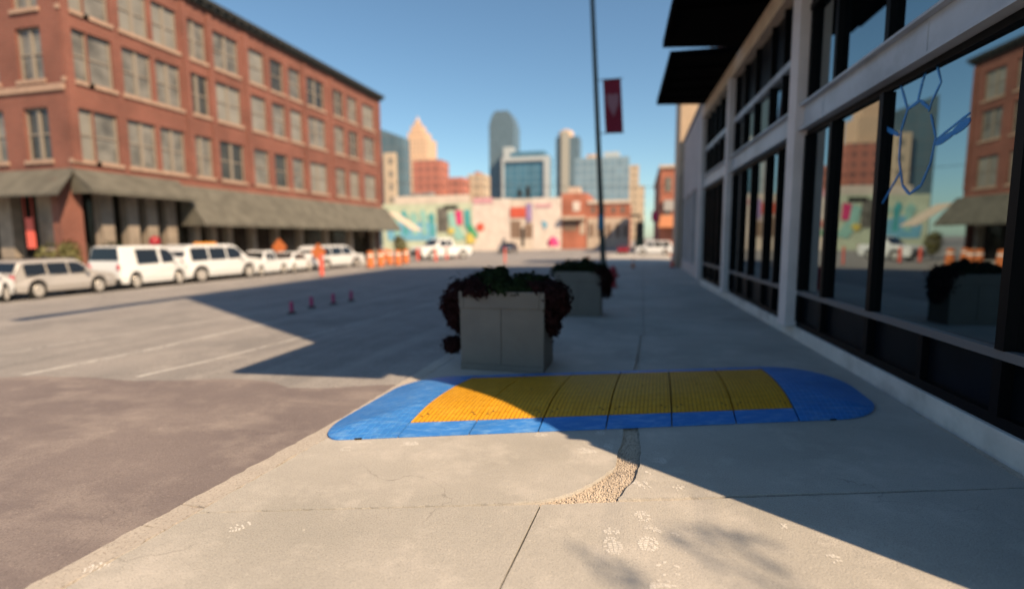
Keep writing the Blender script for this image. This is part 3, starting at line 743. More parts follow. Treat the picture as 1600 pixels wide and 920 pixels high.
tb = thing('tan_building', 'tall tan building with a sunlit end wall above the grey building', 'building', (3, 33, 0))
wl = MB(); wl.box(2.15, 12, 31.6, 36.0, -.03, 11.0); wl.build('wall', M['tan_wall'], tb)
c_ = MB(); c_.box(2.0, 12.1, 31.58, 36.1, 11.003, 11.4); c_.build('cornice', M['stone'], tb)
m = MB(); m.box(2.05, 2.25, 31.5, 31.597, 0, 5.3); m.build('pilaster', M['stone'], tb)

# ------------------------------------------------------------------ red brick building across the street
BX = -28.0
def by_(px, py=200): return gx(px, py, BX).y
def bz_(px, py): return gx(px, py, BX).z
BY0, BY1 = by_(108), by_(592, 148)
BT = bz_(592, 150)
bb = thing('brick_building', 'four storey red brick corner building with dark cornice and olive awnings', 'building', (BX-10, (BY0+BY1)/2, -.35))
spans = [(by_(l)-.08, by_(r)+.08) for l, r in ((113, 146), (150, 183), (202, 242), (252, 286), (298, 329), (343, 378), (396, 417), (428, 446), (456, 472), (482, 508), (522, 537), (545, 558), (568, 584))]
zrows = []
for t_, b_ in ((281, 310), (222, 250), (172, 198)):
    zrows.append((bz_(571, b_)-.1, bz_(571, t_)+.6))
TH = .4
wl = MB()
zs0 = -.4; WTOP = BT-.55
cuts = [bz_(600, 352)+.0]
# street side: full bands between window rows, piers inside each row
bands = []; lo = bz_(590, 330)
for z0, z1 in zrows: bands.append((lo, z0)); lo = z1
bands.append((lo, WTOP))
for z0, z1 in bands: wl.box(BX-TH, BX, BY0, BY1, z0, z1)
for z0, z1 in zrows:
    prev = BY0
    for a, b in spans: wl.box(BX-TH, BX, prev, a, z0, z1); prev = b
    wl.box(BX-TH, BX, prev, BY1, z0, z1)
# raised corner and intermediate piers
for y in (BY0+.02, spans[3][1]+.25, spans[5][0]-.55, spans[6][0]-.6, spans[9][0]-.5, spans[10][0]-.5, BY1-.5):
    wl.box(BX+.002, BX+.12, y, y+.42, bands[0][0]+1.0, WTOP-.25)
# end wall on the cross street
wsp = [(-1.1-2.55*i-1.5*(i % 2 == 0), ) for i in range(8)]
xs_ = [BX-1.3-3.1*i for i in range(9)]
espans = [(x-1.7, x) for x in xs_]
LX = BX-32
for z0, z1 in bands: wl.box(LX, BX-TH-.002, BY0, BY0+TH, z0, z1)
for z0, z1 in zrows:
    prev = BX-TH-.002
    for a, b in espans: wl.box(b, prev, BY0, BY0+TH, z0, z1); prev = a
    wl.box(LX, prev, BY0, BY0+TH, z0, z1)
wl.box(LX, BX-TH-.003, BY1-TH, BY1, -.4, WTOP); wl.box(LX, LX+TH, BY0+TH+.002, BY1-TH-.002, -.4, WTOP)
wl.build('wall', M['brick'], bb)
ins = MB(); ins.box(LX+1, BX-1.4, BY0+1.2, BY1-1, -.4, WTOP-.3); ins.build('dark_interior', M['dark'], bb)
rf = MB(); rf.box(LX, BX-.01, BY0+.01, BY1-.01, WTOP, WTOP+.15); rf.build('roof', M['grey_trim'], bb)
cn = MB(); cn.box(LX-.3, BX+.5, BY0-.5, BY1+.35, BT-.28, BT); cn.box(LX-.2, BX+.28, BY0-.3, BY1+.2, BT-.55, BT-.283)
for i in range(46):
    y = BY0+.2+i*(BY1-BY0-.4)/45; cn.box(BX+.281, BX+.42, y-.09, y+.09, BT-.52, BT-.284)
cn.build('cornice', M['cornice'], bb)
st = MB(); st.box(BX+.001, BX+.14, BY0, BY1, bands[0][0]+.15, bands[0][0]+.4); st.box(LX, BX+.14, BY0-.12, BY0-.001, bands[0][0]+.15, bands[0][0]+.4); st.box(LX, BX-.001, BY0-.1, BY0-.003, zrows[1][0]-.62, zrows[1][0]-.30)
st.build('stone_band', M['sill'], bb)
def window(a, b, z0, z1, axis, seed):
    rnd = random.Random(seed)
    fr = MB(); pn = MB(); sl_ = MB(); T = .09
    def bx(mb, u0, u1, d0, d1, q0, q1):
        if axis == 'y': mb.box(BX-d1, BX-d0, u0, u1, q0, q1)
        else: mb.box(u0, u1, BY0+d0, BY0+d1, q0, q1)
    bx(fr, a, a+T, .14, .2, z0, z1); bx(fr, b-T, b, .14, .2, z0, z1); bx(fr, a+T+.001, b-T-.001, .14, .2, z0, z0+T); bx(fr, a+T+.001, b-T-.001, .14, .2, z1-T, z1)
    zm = (z0+z1)/2
    n = max(1, round((b-a)/1.1))
    for i in range(1, n):
        u = a+(b-a)*i/n; bx(fr, u-.09, u+.09, .12, .2, z0+T+.001, z1-T-.001)
    for i in range(n):
        u0 = a+(b-a)*i/n+.1; u1 = a+(b-a)*(i+1)/n-.1
        bx(fr, u0, u1, .145, .19, zm-.04, zm+.04)
    f = fr.build('window', M['win_frame'], bb)
    bx(pn, a+T, b-T, .2, .23, z0+T, z1-T); pn.build('pane', M[rnd.choice(['dull_glass', 'dull_glass', 'pane_dark', 'pane_blind'])], f)
    bx(sl_, a-.12, b+.12, -.1, .14, z0-.20, z0-.003); sl_.build('sill', M['sill'], f)
k = 0
for z0, z1 in zrows:
    for a, b in spans: window(a, b, z0, z1, 'y', k); k += 1
    for a, b in espans[:6]: window(a, b, z0, z1, 'x', k); k += 1
# ground floor: piers, shop windows in shade, awnings
ZB = bands[0][0]
for px in (112, 168, 208, 238, 268, 307, 333, 358, 396, 432, 470, 510, 548, 585):
    y = by_(px, 340); m = MB(); wdp = .33 if px < 290 else .22
    if px == 112: wdp = .55
    m.box(BX-.5, BX+.02, y-wdp, y+wdp, -.35, ZB-.003); m.box(BX-.55, BX+.06, y-wdp-.05, y+wdp+.05, -.35, .1)
    m.build('pier', M['brick'] if px == 112 else M['pier'], bb)
for i in range(9):
    x = BX-2.2-2.9*i; m = MB(); m.box(x-.5, x+.5, BY0-.02, BY0+.5, -.35, ZB-.003); m.build('pier', M['pier'], bb)
sg = MB(); sg.box(BX-1.35, BX-1.3, BY0+1.5, BY1-1, -.35, ZB-.1); sg.build('shop_window', M['shop_glass'], bb)
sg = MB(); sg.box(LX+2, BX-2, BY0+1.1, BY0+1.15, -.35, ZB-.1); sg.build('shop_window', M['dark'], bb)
lt = MB(); lt.box(BX-.45, BX-.03, BY0+.02, BY1-.02, ZB-.25, ZB-.004); lt.box(LX, BX-.52, BY0+.03, BY0+.45, ZB-.25, ZB-.004); lt.build('lintel', M['grey_trim'], bb)
def awning(y0_, y1_, ztop, zlow, proj):
    m = MB(); x0 = BX+.15; x1 = BX+proj
    prof = [(x0, ztop), (x1, zlow+.22), (x1, zlow), (x1-.06, zlow), (x1-.06, zlow+.18), (x0, ztop-.1)]
    n = len(prof); vs_ = [(x, y0_, z) for x, z in prof] + [(x, y1_, z) for x, z in prof]
    m.add(vs_, [tuple(range(n-1, -1, -1)), tuple(range(n, 2*n))] + [(i, (i+1) % n, n+(i+1) % n, n+i) for i in range(n)])
    # closed ends
    for yy_ in (y0_+.02, y1_-.05): m.slab([(x0, yy_, ztop-.12), (x1-.07, yy_, zlow+.17), (x1-.07, yy_, zlow+.02), (x0, yy_, zlow+.02)], (0, .03, 0))
    return m
ya = by_(277, 300)
awning(BY0-.3, ya-.05, bz_(275, 283), bz_(275, 312)-.15, 1.5).build('awning', M['shingle'], bb)
awning(ya, by_(602, 330), bz_(400, 303), bz_(400, 349)-.35, 1.9).build('awning', M['shingle'], bb)
m = MB(); zt_, zl_ = bz_(275, 283), bz_(275, 312)-.25
m.slab([(LX, BY0-.15, zt_), (BX+.3, BY0-.15, zt_), (BX+1.2, BY0-1.7, zl_), (LX, BY0-1.7, zl_)], (0, .02, -.1)); m.build('awning', M['shingle'], bb)
m = MB(); p = gx(590, 337, BX+1.2); q = gx(622, 362, BX+3.6)
yb = by_(602, 330)
m.slab([(BX+.2, yb+.3, ZB-.0), (BX+.2, yb+2.6, ZB-.0), (BX+3.0, yb+3.2, ZB-2.0), (BX+3.0, yb+.6, ZB-2.0)], (0, 0, -.12)); m.build('awning', M['tan_canvas'], bb)
# rooftop and raised kerb walk of the far side
fw = MB(); fw.box(-60, -24.1, 14.2, 49, -.6, -.36); struct(fw.build('far_sidewalk', M['concrete']))
rs = MB(); p = gx(46, 365, BX+.3); yrs = BY0-.6; q = gy(47, 365, yrs)
rs.box(q.x-.26, q.x+.26, yrs, yrs+.06, q.z-.75, q.z+.75); rs.box(q.x-.3, q.x+.3, yrs-.01, yrs+.07, q.z+.753, q.z+.8)
rs.box(q.x-.28, q.x-.265, yrs, yrs+.05, q.z+.803, ZB-.1); rs.box(q.x+.265, q.x+.28, yrs, yrs+.05, q.z+.803, ZB-.1)
hb = rs.build('hanging_banner', M['coral']); tag(hb, 'red cloth banner hanging between the grey piers at the left', 'banner')
def shrub(px, py, X, hh, rr, label, m, n=900):
    p = gx(px, py, X); z = -.36
    t = thing('shrub', label, 'shrub', (p.x, p.y, z), 0, 'shrubs in front of the brick building')
    s_ = MB(); s_.tube((p.x, p.y, z), (p.x, p.y, z+hh*.5), .05, .02, 6); s_.build('stem', M['bark'], t)
    bl = [((p.x+random.uniform(-.4, .4)*rr, p.y+random.uniform(-.4, .4)*rr, z+hh*(.35+.55*random.random())), 1, (rr*.6, rr*.6, hh*.28)) for _ in range(7)]
    leaf_cloud(MB(), bl, n, .11).build('foliage', m, t)
shrub(112, 420, -26.4, 1.9, .55, 'tall yellow green shrub at the red corner pier', M['leaf_yel'])
shrub(186, 420, -25.2, 1.9, .9, 'dark green shrub behind the gap between the first white cars', M['leaf_dark'])
shrub(78, 420, -26.0, 1.9, .9, 'olive shrub left of the red corner pier', M['leaf_yel'])
# ------------------------------------------------------------------ vehicles
PROFILES = {   # side outline, front at +y: (y, z) from rear bottom, over the roof, to front bottom
 'suv':   dict(L=4.7, H=1.80, W=1.88, belt=1.05, axles=(-1.42, 1.42), r=.37, roof=[(-2.30, .95), (-2.22, 1.12), (-1.98, 1.70), (-1.7, 1.79), (.35, 1.80), (.72, 1.74), (1.32, 1.16), (1.42, 1.10), (2.1, 1.02), (2.3, .92)],
            wins=[(-1.88, -1.0), (-.90, .02), (.12, .95)], rearx=(-2.16, -1.93), frontx=(.78, 1.34)),
 'van':   dict(L=5.0, H=1.95, W=1.95, belt=1.12, axles=(-1.5, 1.55), r=.37, roof=[(-2.45, 1.0), (-2.42, 1.2), (-2.30, 1.88), (-2.1, 1.95), (.55, 1.95), (.95, 1.86), (1.62, 1.20), (1.72, 1.14), (2.3, 1.04), (2.46, .92)],
            wins=[(-1.35, .10), (.32, 1.22)], rearx=(-2.40, -2.28), frontx=(1.0, 1.64)),
 'wagon': dict(L=4.7, H=1.50, W=1.82, belt=.92, axles=(-1.38, 1.38), r=.34, roof=[(-2.32, .80), (-2.28, .98), (-2.0, 1.38), (-1.75, 1.47), (.1, 1.50), (.5, 1.46), (1.15, 1.02), (1.25, .97), (2.1, .86), (2.3, .72)],
            wins=[(-1.85, -1.0), (-.90, -.05), (.05, .80)], rearx=(-2.24, -1.98), frontx=(.55, 1.17)),
 'sedan': dict(L=4.7, H=1.46, W=1.82, belt=.93, axles=(-1.38, 1.38), r=.33, roof=[(-2.33, .80), (-2.25, .99), (-1.65, 1.02), (-1.0, 1.38), (-.6, 1.45), (.1, 1.46), (.45, 1.42), (1.1, 1.02), (1.2, .97), (2.1, .85), (2.3, .70)],
            wins=[(-1.18, -.42), (-.32, .72)], rearx=(-1.62, -1.03), frontx=(.5, 1.12)),
 'pickup':dict(L=5.4, H=1.78, W=1.92, belt=1.08, axles=(-1.65, 1.65), r=.38, roof=[(-2.68, .98), (-2.68, 1.12), (-.72, 1.12), (-.60, 1.70), (-.45, 1.77), (.35, 1.78), (.7, 1.72), (1.3, 1.18), (1.42, 1.13), (2.5, 1.06), (2.66, .92)],
            wins=[(-.45, .02), (.12, .85)], rearx=(-.71, -.62), frontx=(.76, 1.32)),
}
def zroof(P, y):
    rf = P['roof']
    for (y0, z0), (y1, z1) in zip(rf, rf[1:]):
        if y0 <= y <= y1 and y1 > y0: return z0+(z1-z0)*(y-y0)/(y1-y0)
    return rf[-1][1]
def tumble(P, z):
    return P['W']/2*(1-.20*max(0, (z-P['belt'])/(P['H']-P['belt']))) - (.04 if z < .35 else 0)
def make_car(kind, paint, name, label, loc, rz_, scale, group=None, extras=()):
    P = PROFILES[kind]; t = thing(name, label, {'pickup': 'pickup truck', 'van': 'van'}.get(kind, 'car'), loc, rz_, group); t.scale = (scale,)*3
    r = P['r']; out = list(P['roof'])
    # lower outline from front to rear with wheel arches
    low = [(P['roof'][-1][0]+.03, .55), (P['roof'][-1][0]-.02, .28)]
    for ax in sorted(P['axles'], reverse=True):
        R_ = r+.07
        for k in range(9):
            a = math.pi*k/8; z = r+R_*math.sin(a)
            low.append((ax+R_*math.cos(a), max(.26, z) if k not in (0, 8) else .26))
    low += [(P['roof'][0][0]+.02, .30), (P['roof'][0][0]-.04, .55)]
    poly = out+low; n = len(poly)
    bm = bmesh.new()
    xs_ = (-1, 1); vs_ = []
    for s in xs_:
        vs_.append([bm.verts.new((s*tumble(P, z)*(1-.10*max(0, abs(y)-P['L']/2+.55)), y, z)) for y, z in poly])
    for i in range(n):
        j = (i+1) % n; bm.faces.new((vs_[0][i], vs_[0][j], vs_[1][j], vs_[1][i]))
    bm.faces.new(vs_[0][::-1]); bm.faces.new(vs_[1])
    bmesh.ops.recalc_face_normals(bm, faces=bm.faces)
    me = bpy.data.meshes.new('body'); bm.to_mesh(me); bm.free(); me.materials.append(paint)
    b = bpy.data.objects.new('body', me); COL.objects.link(b); b.parent = t; ORG[b.name] = Vector((0, 0, 0))
    md = b.modifiers.new('Bevel', 'BEVEL'); md.width = .05; md.segments = 2; md.limit_method = 'ANGLE'; md.angle_limit = R(28)
    ORG_t = ORG[t.name]; ORG[t.name] = Vector((0, 0, 0))
    def part(mb, nm, m, par=None, bev=0): return mb.build(nm, m, par or t, bev, local=True)
    zb = P['belt']+.03
    for s in (-1, 1):
        for a, c in P['wins']:
            top = lambda y: min(P['H']-.14, zroof(P, y)-.12)
            pts_ = [(a, zb), (c, zb)]
            ys_ = [c-(c-a)*k/6 for k in range(7)]
            pts_ = [(a, zb), (c, zb)] + [(y, top(y)) for y in ys_ if top(y) > zb+.06]
            w3 = [Vector((s*(tumble(P, z)-.004), y, z)) for y, z in pts_]
            mb = MB(); mb.slab(w3, (s*.018, 0, .002)); part(mb, 'side_window', M['car_glass'])
        mb = MB(); mb.obox((s*(P['W']/2+.09), P['wins'][-1][1]-.05, zb+.05), (.18, .10, .14)); part(mb, 'mirror', paint, None, .02)
        mb = MB(); mb.obox((s*P['W']*.36, P['roof'][-1][0]-.03, P['roof'][-1][1]-.10), (.36, .12, .14)); part(mb, 'headlight', M['lamp'], None, .02)
        mb = MB(); mb.obox((s*P['W']*.42, P['roof'][0][0]+.03, P['roof'][0][1]+.02), (.16, .14, .24)); part(mb, 'tail_light', M['tail'], None, .02)
        for ax in P['axles']:
            mb = MB(); x0 = s*(P['W']/2-.24); x1 = s*(P['W']/2-.01)
            mb.tube((x0, ax, r), (x1, ax, r), r, r, 22); w_ = part(mb, 'wheel', M['tyre'], None, .02)
            mb = MB(); mb.tube((x1, ax, r), (x1+s*.012, ax, r), r*.66, r*.62, 18)
            mb.tube((x1+s*.012, ax, r), (x1+s*.02, ax, r), r*.16, r*.14, 10)
            part(mb, 'rim', M['rim'], w_)
    for nm, (ya_, yb_) in (('windscreen', P['frontx']), ('rear_window', P['rearx'])):
        za, zc = zroof(P, ya_), zroof(P, yb_)
        wa, wc = tumble(P, za)-.1, tumble(P, zc)-.1
        nrm = Vector((0, -(zc-za), yb_-ya_)).normalized()*.02
        mb = MB(); mb.slab([(-wa, ya_, za), (wa, ya_, za), (wc, yb_, zc), (-wc, yb_, zc)], nrm); part(mb, nm, M['car_glass'])
    yf, zf = P['roof'][-1]; mb = MB(); mb.obox((0, yf+.005, zf-.26), (P['W']*.55, .05, .20)); part(mb, 'grille', M['trim'], None, .01)
    for yq in (P['roof'][-1][0]+.02, P['roof'][0][0]-.03):
        mb = MB(); mb.obox((0, yq, .42), (P['W']*.94, .14, .17)); part(mb, 'bumper', M['trim'], None, .03)
    mb = MB(); mb.obox((0, 0, .30), (P['W']*.72, P['L']*.8, .16)); part(mb, 'underbody', M['trim'])
    if kind == 'pickup':
        mb = MB(); mb.obox((0, -1.68, 1.125), (P['W']*.78, 1.75, .012)); part(mb, 'cargo_bed', M['trim'])
    if 'bar' in extras:
        mb = MB(); mb.obox((0, -.3, P['H']+.05), (1.1, .3, .11)); part(mb, 'light_bar', M['amber'], None, .03)
    if 'rack' in extras:
        mb = MB()
        for s in (-1, 1): mb.obox((s*.6, -.6, P['H']+.03), (.04, 2.2, .04))
        part(mb, 'roof_rack', M['trim'])
    ORG[t.name] = ORG_t
    return t
CX = -22.0
def cy(px, py): return gx(px, py, CX).y
def park(kind, paint, px0, px1, label, front=1, base=None, extras=(), group='cars parked along the far kerb', hs=1.0):
    a = gx(px0, 430, CX).y; b = gx(px1, 430, CX).y; P = PROFILES[kind]
    sc = (b-a)/P['L']
    y = (a+b)/2; xc = CX-P['W']*hs/2
    t = make_car(kind, paint, {'pickup': 'pickup_truck', 'van': 'van'}.get(kind, 'car'), label, (xc, y, road_z(xc)), 0 if front > 0 else math.pi, 1.0, group, extras)
    t.scale = (hs, sc, hs)
    return t
park('sedan', M['white'], -62, 24, 'white saloon car cut by the left frame edge', 1)
park('wagon', M['silver'], 20, 184, 'long silver estate car, lowest of the parked row', 1, hs=1.0, extras=('rack',))
park('van', M['white'], 189, 300, 'tall white van with dark side windows beside the one carrying an amber bar', 1, hs=1.0)
vn = park('suv', M['white'], 288, 412, 'tall white estate with an amber light bar on its roof', 1, extras=('bar',), hs=1.09)
park('pickup', M['white'], 397, 455, 'white pickup truck with its low bed beside the orange diamond sign', -1, hs=.86)
park('sedan', M['white'], 452, 492, 'small white saloon between the pickup and the last parked car', 1, hs=.95)
park('suv', M['white'], 494, 572, 'white tall car last in the parked row, next to the orange barrels', 1, hs=.97)
# maroon bag on the roof of the van
p = gx(249, 383, CX-.5)
bg_ = MB(); zr = road_z(CX-1)+1.95
bg_.lathe((CX-.75, p.y, zr+.0), [(.16, 0), (.24, .10), (.24, .26), (.16, .40), (.06, .46)], 14)
tag(bg_.build('roof_bag', M['red_paint'], bevel=.0, smooth=True), 'dark red round bag on top of a white van', 'bag')
# white truck standing in the road beyond the barrels
p = gr(676, 406)
make_car('pickup', M['white'], 'pickup_truck', 'white pickup truck facing the camera among coral marker posts', (p.x, p.y+2.5, road_z(p.x)), R(148), 1.22)
p = gy(794, 380, 72)
make_car('sedan', M['navy'], 'car', 'dark blue car seen end on before the white shop', (p.x, 72, road_z(p.x)), R(180), 1.05)
p = gy(1022, 380, 54)
make_car('suv', M['white'], 'car', 'pale car in shade crossing the far end of the sidewalk', (p.x, 54, .0), R(90), .78)
p = gy(974, 380, 57)
make_car('sedan', M['red_paint'], 'car', 'dark red car far down the street beside the pole', (p.x, 57, -.03), R(0), .62)

# ------------------------------------------------------------------ cones, barrels, signs, posts
def cone(loc, h, label, m=None):
    t = thing('traffic_cone', label, 'traffic cone', loc, 0, 'traffic cones and channelizers')
    m = m or M['orange']; x, y, z = loc
    b = MB(); b.obox((x, y, z+.02), (.38*h, .38*h, .04)); b.build('base', M['rubber'], t, .006)
    c = MB(); c.lathe((x, y, z+.04), [(.15*h, 0), (.035*h, h-.06), (.03*h, h-.04)], 16); c.build('body', m, t, smooth=False)
    bd = MB(); bd.lathe((x, y, z+.04), [(.098*h, h*.5), (.068*h, h*.72)], 16); bd.build('band', M['reflect'], t)
p = gz(919, 441, -.01); cone((p.x, p.y, -.0), 1.05, 'orange cone with white band just behind the farther planter')
p = gz(989, 419); cone((p.x, p.y, 0), .62, 'small orange cone in the middle of the shaded sidewalk')
p = gz(1050, 418); cone((p.x, p.y, 0), .85, 'red cone against the foot of the grey building', M['coral'])
def barrel(loc, label, h=1.05):
    x, y, z = loc; t = thing('traffic_barrel', label, 'traffic barrel', loc, 0, 'orange barrels at the end of the parked cars')
    b = MB(); b.lathe((x, y, z), [(.36, 0), (.36, .07), (.30, .08)], 16); b.build('base', M['rubber'], t)
    c = MB(); c.lathe((x, y, z+.08), [(.29, 0), (.27, h*.45), (.25, h*.5), (.22, h*.9), (.12, h*.93)], 16); c.build('body', M['orange'], t)
    for k, (q0, q1, ra, rb_) in enumerate(((.62, .72, .252, .242),)):
        w_ = MB(); w_.lathe((x, y, z+.08), [(ra, h*q0), (rb_, h*q1)], 16); w_.build('band', M['reflect'], t)
for px, py, lb in ((579, 419, 'orange barrel touching the front of the last parked car'), (595, 417, 'orange barrel, front one of the cluster by the awning end'), (609, 414, 'orange barrel at the middle of the cluster'),
                   (622, 415, 'orange barrel in front of the yellow green bush'), (634, 412, 'orange barrel at the right of the cluster'), (603, 408, 'orange barrel at the back of the cluster')):
    p = gr(px, py); barrel((p.x, p.y, road_z(p.x)), lb, 1.25)
p = gr(624, 405); sh = thing('bush', 'yellow green bush rising behind the orange barrels', 'bush', (p.x-.6, p.y+1.5, -.45))
s_ = MB(); s_.tube((p.x-.6, p.y+1.5, -.45), (p.x-.6, p.y+1.5, .8), .05, .02, 6); s_.build('stem', M['bark'], sh)
leaf_cloud(MB(), [((p.x-.6, p.y+1.5, 1.1), 1, (.8, .7, .9)), ((p.x-.3, p.y+1.3, .5), .6, (.8, .6, .6)), ((p.x-.8, p.y+1.5, 1.7), .5, (.5, .5, .5))], 1100, .13).build('foliage', M['leaf_yel'], sh)
def diamond(px, py, X, s, label, zg):
    p = gx(px, py, X); t = thing('road_work_sign', label, 'road sign', (p.x, p.y, zg), 0, 'orange diamond road signs')
    st_ = MB(); st_.tube((p.x, p.y, zg+.05), (p.x, p.y, p.z+s*.5), .03, .03, 8); st_.obox((p.x, p.y, zg+.03), (.9, .12, .05)); st_.obox((p.x, p.y, zg+.03), (.12, .9, .051)); st_.build('stand', M['rail'], t)
    b = MB(); y = p.y-.05; b.slab([(p.x-s, y, p.z), (p.x, y, p.z-s), (p.x+s, y, p.z), (p.x, y, p.z+s)], (0, .015, 0)); b.build('panel', M['orange'], t)
diamond(437, 386, -24.6, .62, 'orange diamond sign on a stand behind the white pickup', -.36)
diamond(498, 394, -21.4, .62, 'orange diamond sign at the rear corner of the last parked car', road_z(-21.4))
def post(px, py, label, m, h=.8, r=.06):
    p = gr(px, py); z = road_z(p.x)
    t = thing('marker_post', label, 'marker post', (p.x, p.y, z), 0, 'flexible marker posts on the road')
    b = MB(); b.lathe((p.x, p.y, z), [(.11, 0), (.11, .03), (.06, .05)], 14); b.build('base', M['rubber'], t)
    b = MB(); b.lathe((p.x, p.y, z+.06), [(r, 0), (r, h-.1), (r*.6, h-.06)], 12); b.build('tube', m, t)
for px, py, lb in ((456, 490, 'magenta marker post in road shade, closest to the camera'), (487, 481, 'magenta marker post second along the shaded row'), (521, 475, 'magenta marker post third along the shaded row'), (549, 470, 'magenta marker post farthest along the shaded row')):
    post(px, py, lb, M['pink'], .32, .05)
for px, py, lb in ((503, 432, 'coral marker post beside the last parked white car'), (653, 408, 'coral marker post at the left of the white truck'), (681, 409, 'coral marker post before the grille of the white truck'),
                   (698, 406, 'coral marker post at the right headlight of the white truck'), (714, 402, 'coral marker post standing alone right of the white truck'), (789, 412, 'thin coral marker post above the nearer planter')):
    post(px, py, lb, M['coral'], 1.25, .12 if px < 780 else .07)
# fire hydrant beside the farther planter
p = gz(957, 449); hy = thing('fire_hydrant', 'dark red fire hydrant on the sidewalk right of the farther planter', 'fire hydrant', (p.x, p.y, 0))
b = MB(); b.lathe((p.x, p.y, 0), [(.19, 0), (.19, .05), (.13, .07), (.12, .5), (.15, .52), (.15, .56)], 18); b.build('barrel', M['hydrant'], hy, smooth=False)
b = MB(); b.lathe((p.x, p.y, .56), [(.15, 0), (.13, .1), (.07, .17), (.04, .18), (.04, .23)], 18); b.build('bonnet', M['hydrant'], hy)
for d in ((1, 0), (-1, 0), (0, -1)):
    b = MB(); b.tube((p.x+d[0]*.1, p.y+d[1]*.1, .42), (p.x+d[0]*.22, p.y+d[1]*.22, .42), .06, .06, 12); b.build('nozzle', M['hydrant'], hy)

# ------------------------------------------------------------------ banner pole
PB = gz(943, 434); PY = PB.y; top = gy(923, -60, PY)
pt = thing('street_pole', 'tall slim green grey street pole beside the farther planter', 'street pole', (PB.x, PY, 0))
b = MB(); b.tube((PB.x, PY, .3), (top.x, PY, top.z), .125, .095, 14); b.build('shaft', M['pole'], pt, smooth=True)
b = MB(); b.lathe((PB.x, PY, 0), [(.24, 0), (.24, .12), (.17, .16), (.14, .34), (.115, .4)], 16); b.build('base', M['pole'], pt)
q = gy(929, 126, PY); q2 = gy(973, 124, PY)
b = MB(); b.tube((q.x, PY, q.z), (q2.x, PY, q.z), .02, .02, 8); b.build('bracket', M['pole'], pt)
q3 = gy(937, 209, PY); b = MB(); b.tube((q3.x, PY, q3.z), (gy(975, 208, PY).x, PY, q3.z), .02, .02, 8); b.build('bracket', M['pole'], pt)
tl, tr, br, bl_ = gy(942, 124, PY), gy(970, 123, PY), gy(974, 208, PY), gy(946, 209, PY)
bn = thing('banner', 'crimson vertical banner with a pale emblem hung on the street pole', 'banner', ((tl+br)/2))
mb = MB(); n = 10; vs_ = []
for i in range(n+1):
    t_ = i/n
    for s in range(5):
        u = s/4; P_ = tl.lerp(bl_, t_).lerp(tr.lerp(br, t_), u); P_.y = PY-.01+.03*math.sin(t_*7+u*2); vs_.append(P_)
k = len(vs_); back = [v+Vector((0, .012, 0)) for v in vs_]
mb.add(vs_+back, [(i*5+s, i*5+s+1, i*5+s+6, i*5+s+5) for i in range(n) for s in range(4)] + [(k+i*5+s, k+i*5+s+5, k+i*5+s+6, k+i*5+s+1) for i in range(n) for s in range(4)])
mb.build('cloth', M['banner'], bn)
def B_(u, t_): 
    P_ = tl.lerp(bl_, t_).lerp(tr.lerp(br, t_), u); P_.y = PY-.06; return P_
mb = MB(); mb.slab([B_(.18, .30), B_(.34, .27), B_(.5, .31), B_(.66, .27), B_(.84, .30), B_(.82, .46), B_(.5, .70), B_(.2, .46)], (0, .012, 0)); mb.build('emblem', M['banner_mark'], bn)
sg_ = gy(939, 347, PY); b = MB(); b.obox((sg_.x, PY-.14, sg_.z), (.24, .02, .62)); b.obox((sg_.x, PY-.10, sg_.z), (.06, .06, .1)); tag(b.build('pole_sign', M['sign_blue'], bevel=.004), 'small blue sign strapped low on the street pole', 'sign')

# traffic signals hung from a wire far over the junction
SY = 62.0
wq0, wq1 = gy(560, 283, SY), gy(1085, 292, SY)
wr = MB(); N_ = 24; prevp = None
for i in range(N_):
    a_ = i/N_; c_ = (i+1)/N_
    pa = wq0.lerp(wq1, a_); pc = wq0.lerp(wq1, c_); pa.z -= .8*4*a_*(1-a_)*.3; pc.z -= .8*4*c_*(1-c_)*.3
    wr.tube(pa, pc, .025, .025, 6, caps=False)
tag(wr.build('span_wire', M['trim']), 'dark wire spanning the far junction and carrying the traffic lights', 'wire')
for px, lb in ((812, 'dark traffic light on the span wire, lower left of the two'), (825, 'dark traffic light on the span wire, taller right one of the two')):
    p = gy(px, 302, SY); t = thing('traffic_light', lb, 'traffic light', p, 0, 'traffic lights on the span wire')
    hh = .35 if px == 812 else .75
    b = MB(); b.box(p.x-.26, p.x+.26, SY-.2, SY+.1, p.z-.5, p.z+hh); b.build('housing', M['trim'], t, .03)
    b = MB(); b.tube((p.x, SY, p.z+hh), (p.x, SY, p.z+1.1), .03, .03, 6); b.build('hanger', M['trim'], t)
    for k_ in range(3):
        b = MB(); b.tube((p.x, SY-.2, p.z-.3+k_*.35), (p.x, SY-.34, p.z-.3+k_*.35), .12, .12, 10); b.build('lens', M['dark'], t)

# ------------------------------------------------------------------ shops at the end of the street
MY = 92.0; GZ = -.6
def mx(px): return gy(px, 350, MY).x
def mz(py, px=760): return gy(px, py, MY).z
def shop(name, label, px0, px1, ytop, m, depth=12, dy=0.0, cat='building'):
    t = thing(name, label, cat, ((mx(px0)+mx(px1))/2, MY+dy+depth/2, GZ))
    b = MB(); b.box(mx(px0), mx(px1), MY+dy, MY+dy+depth, GZ, mz(ytop, (px0+px1)/2)); b.build('wall', m, t)
    return t
def deco(t, nm, px0, px1, y0_, y1_, m, out=.06, dy=0.0):
    b = MB(); pc = (px0+px1)/2; b.box(mx(px0), mx(px1), MY+dy-out, MY+dy-.004, mz(y1_, pc), mz(y0_, pc)); return b.build(nm, m, t)
def blob(t, nm, pts_, m, out=.05, dy=0.0):
    b = MB(); b.slab([(mx(x), MY+dy-out, mz(y, x)) for x, y in pts_], (0, .03, 0)); return b.build(nm, m, t)
C_ = lambda n, c: mat(n, c, .85, var=.12, vscale=.8)
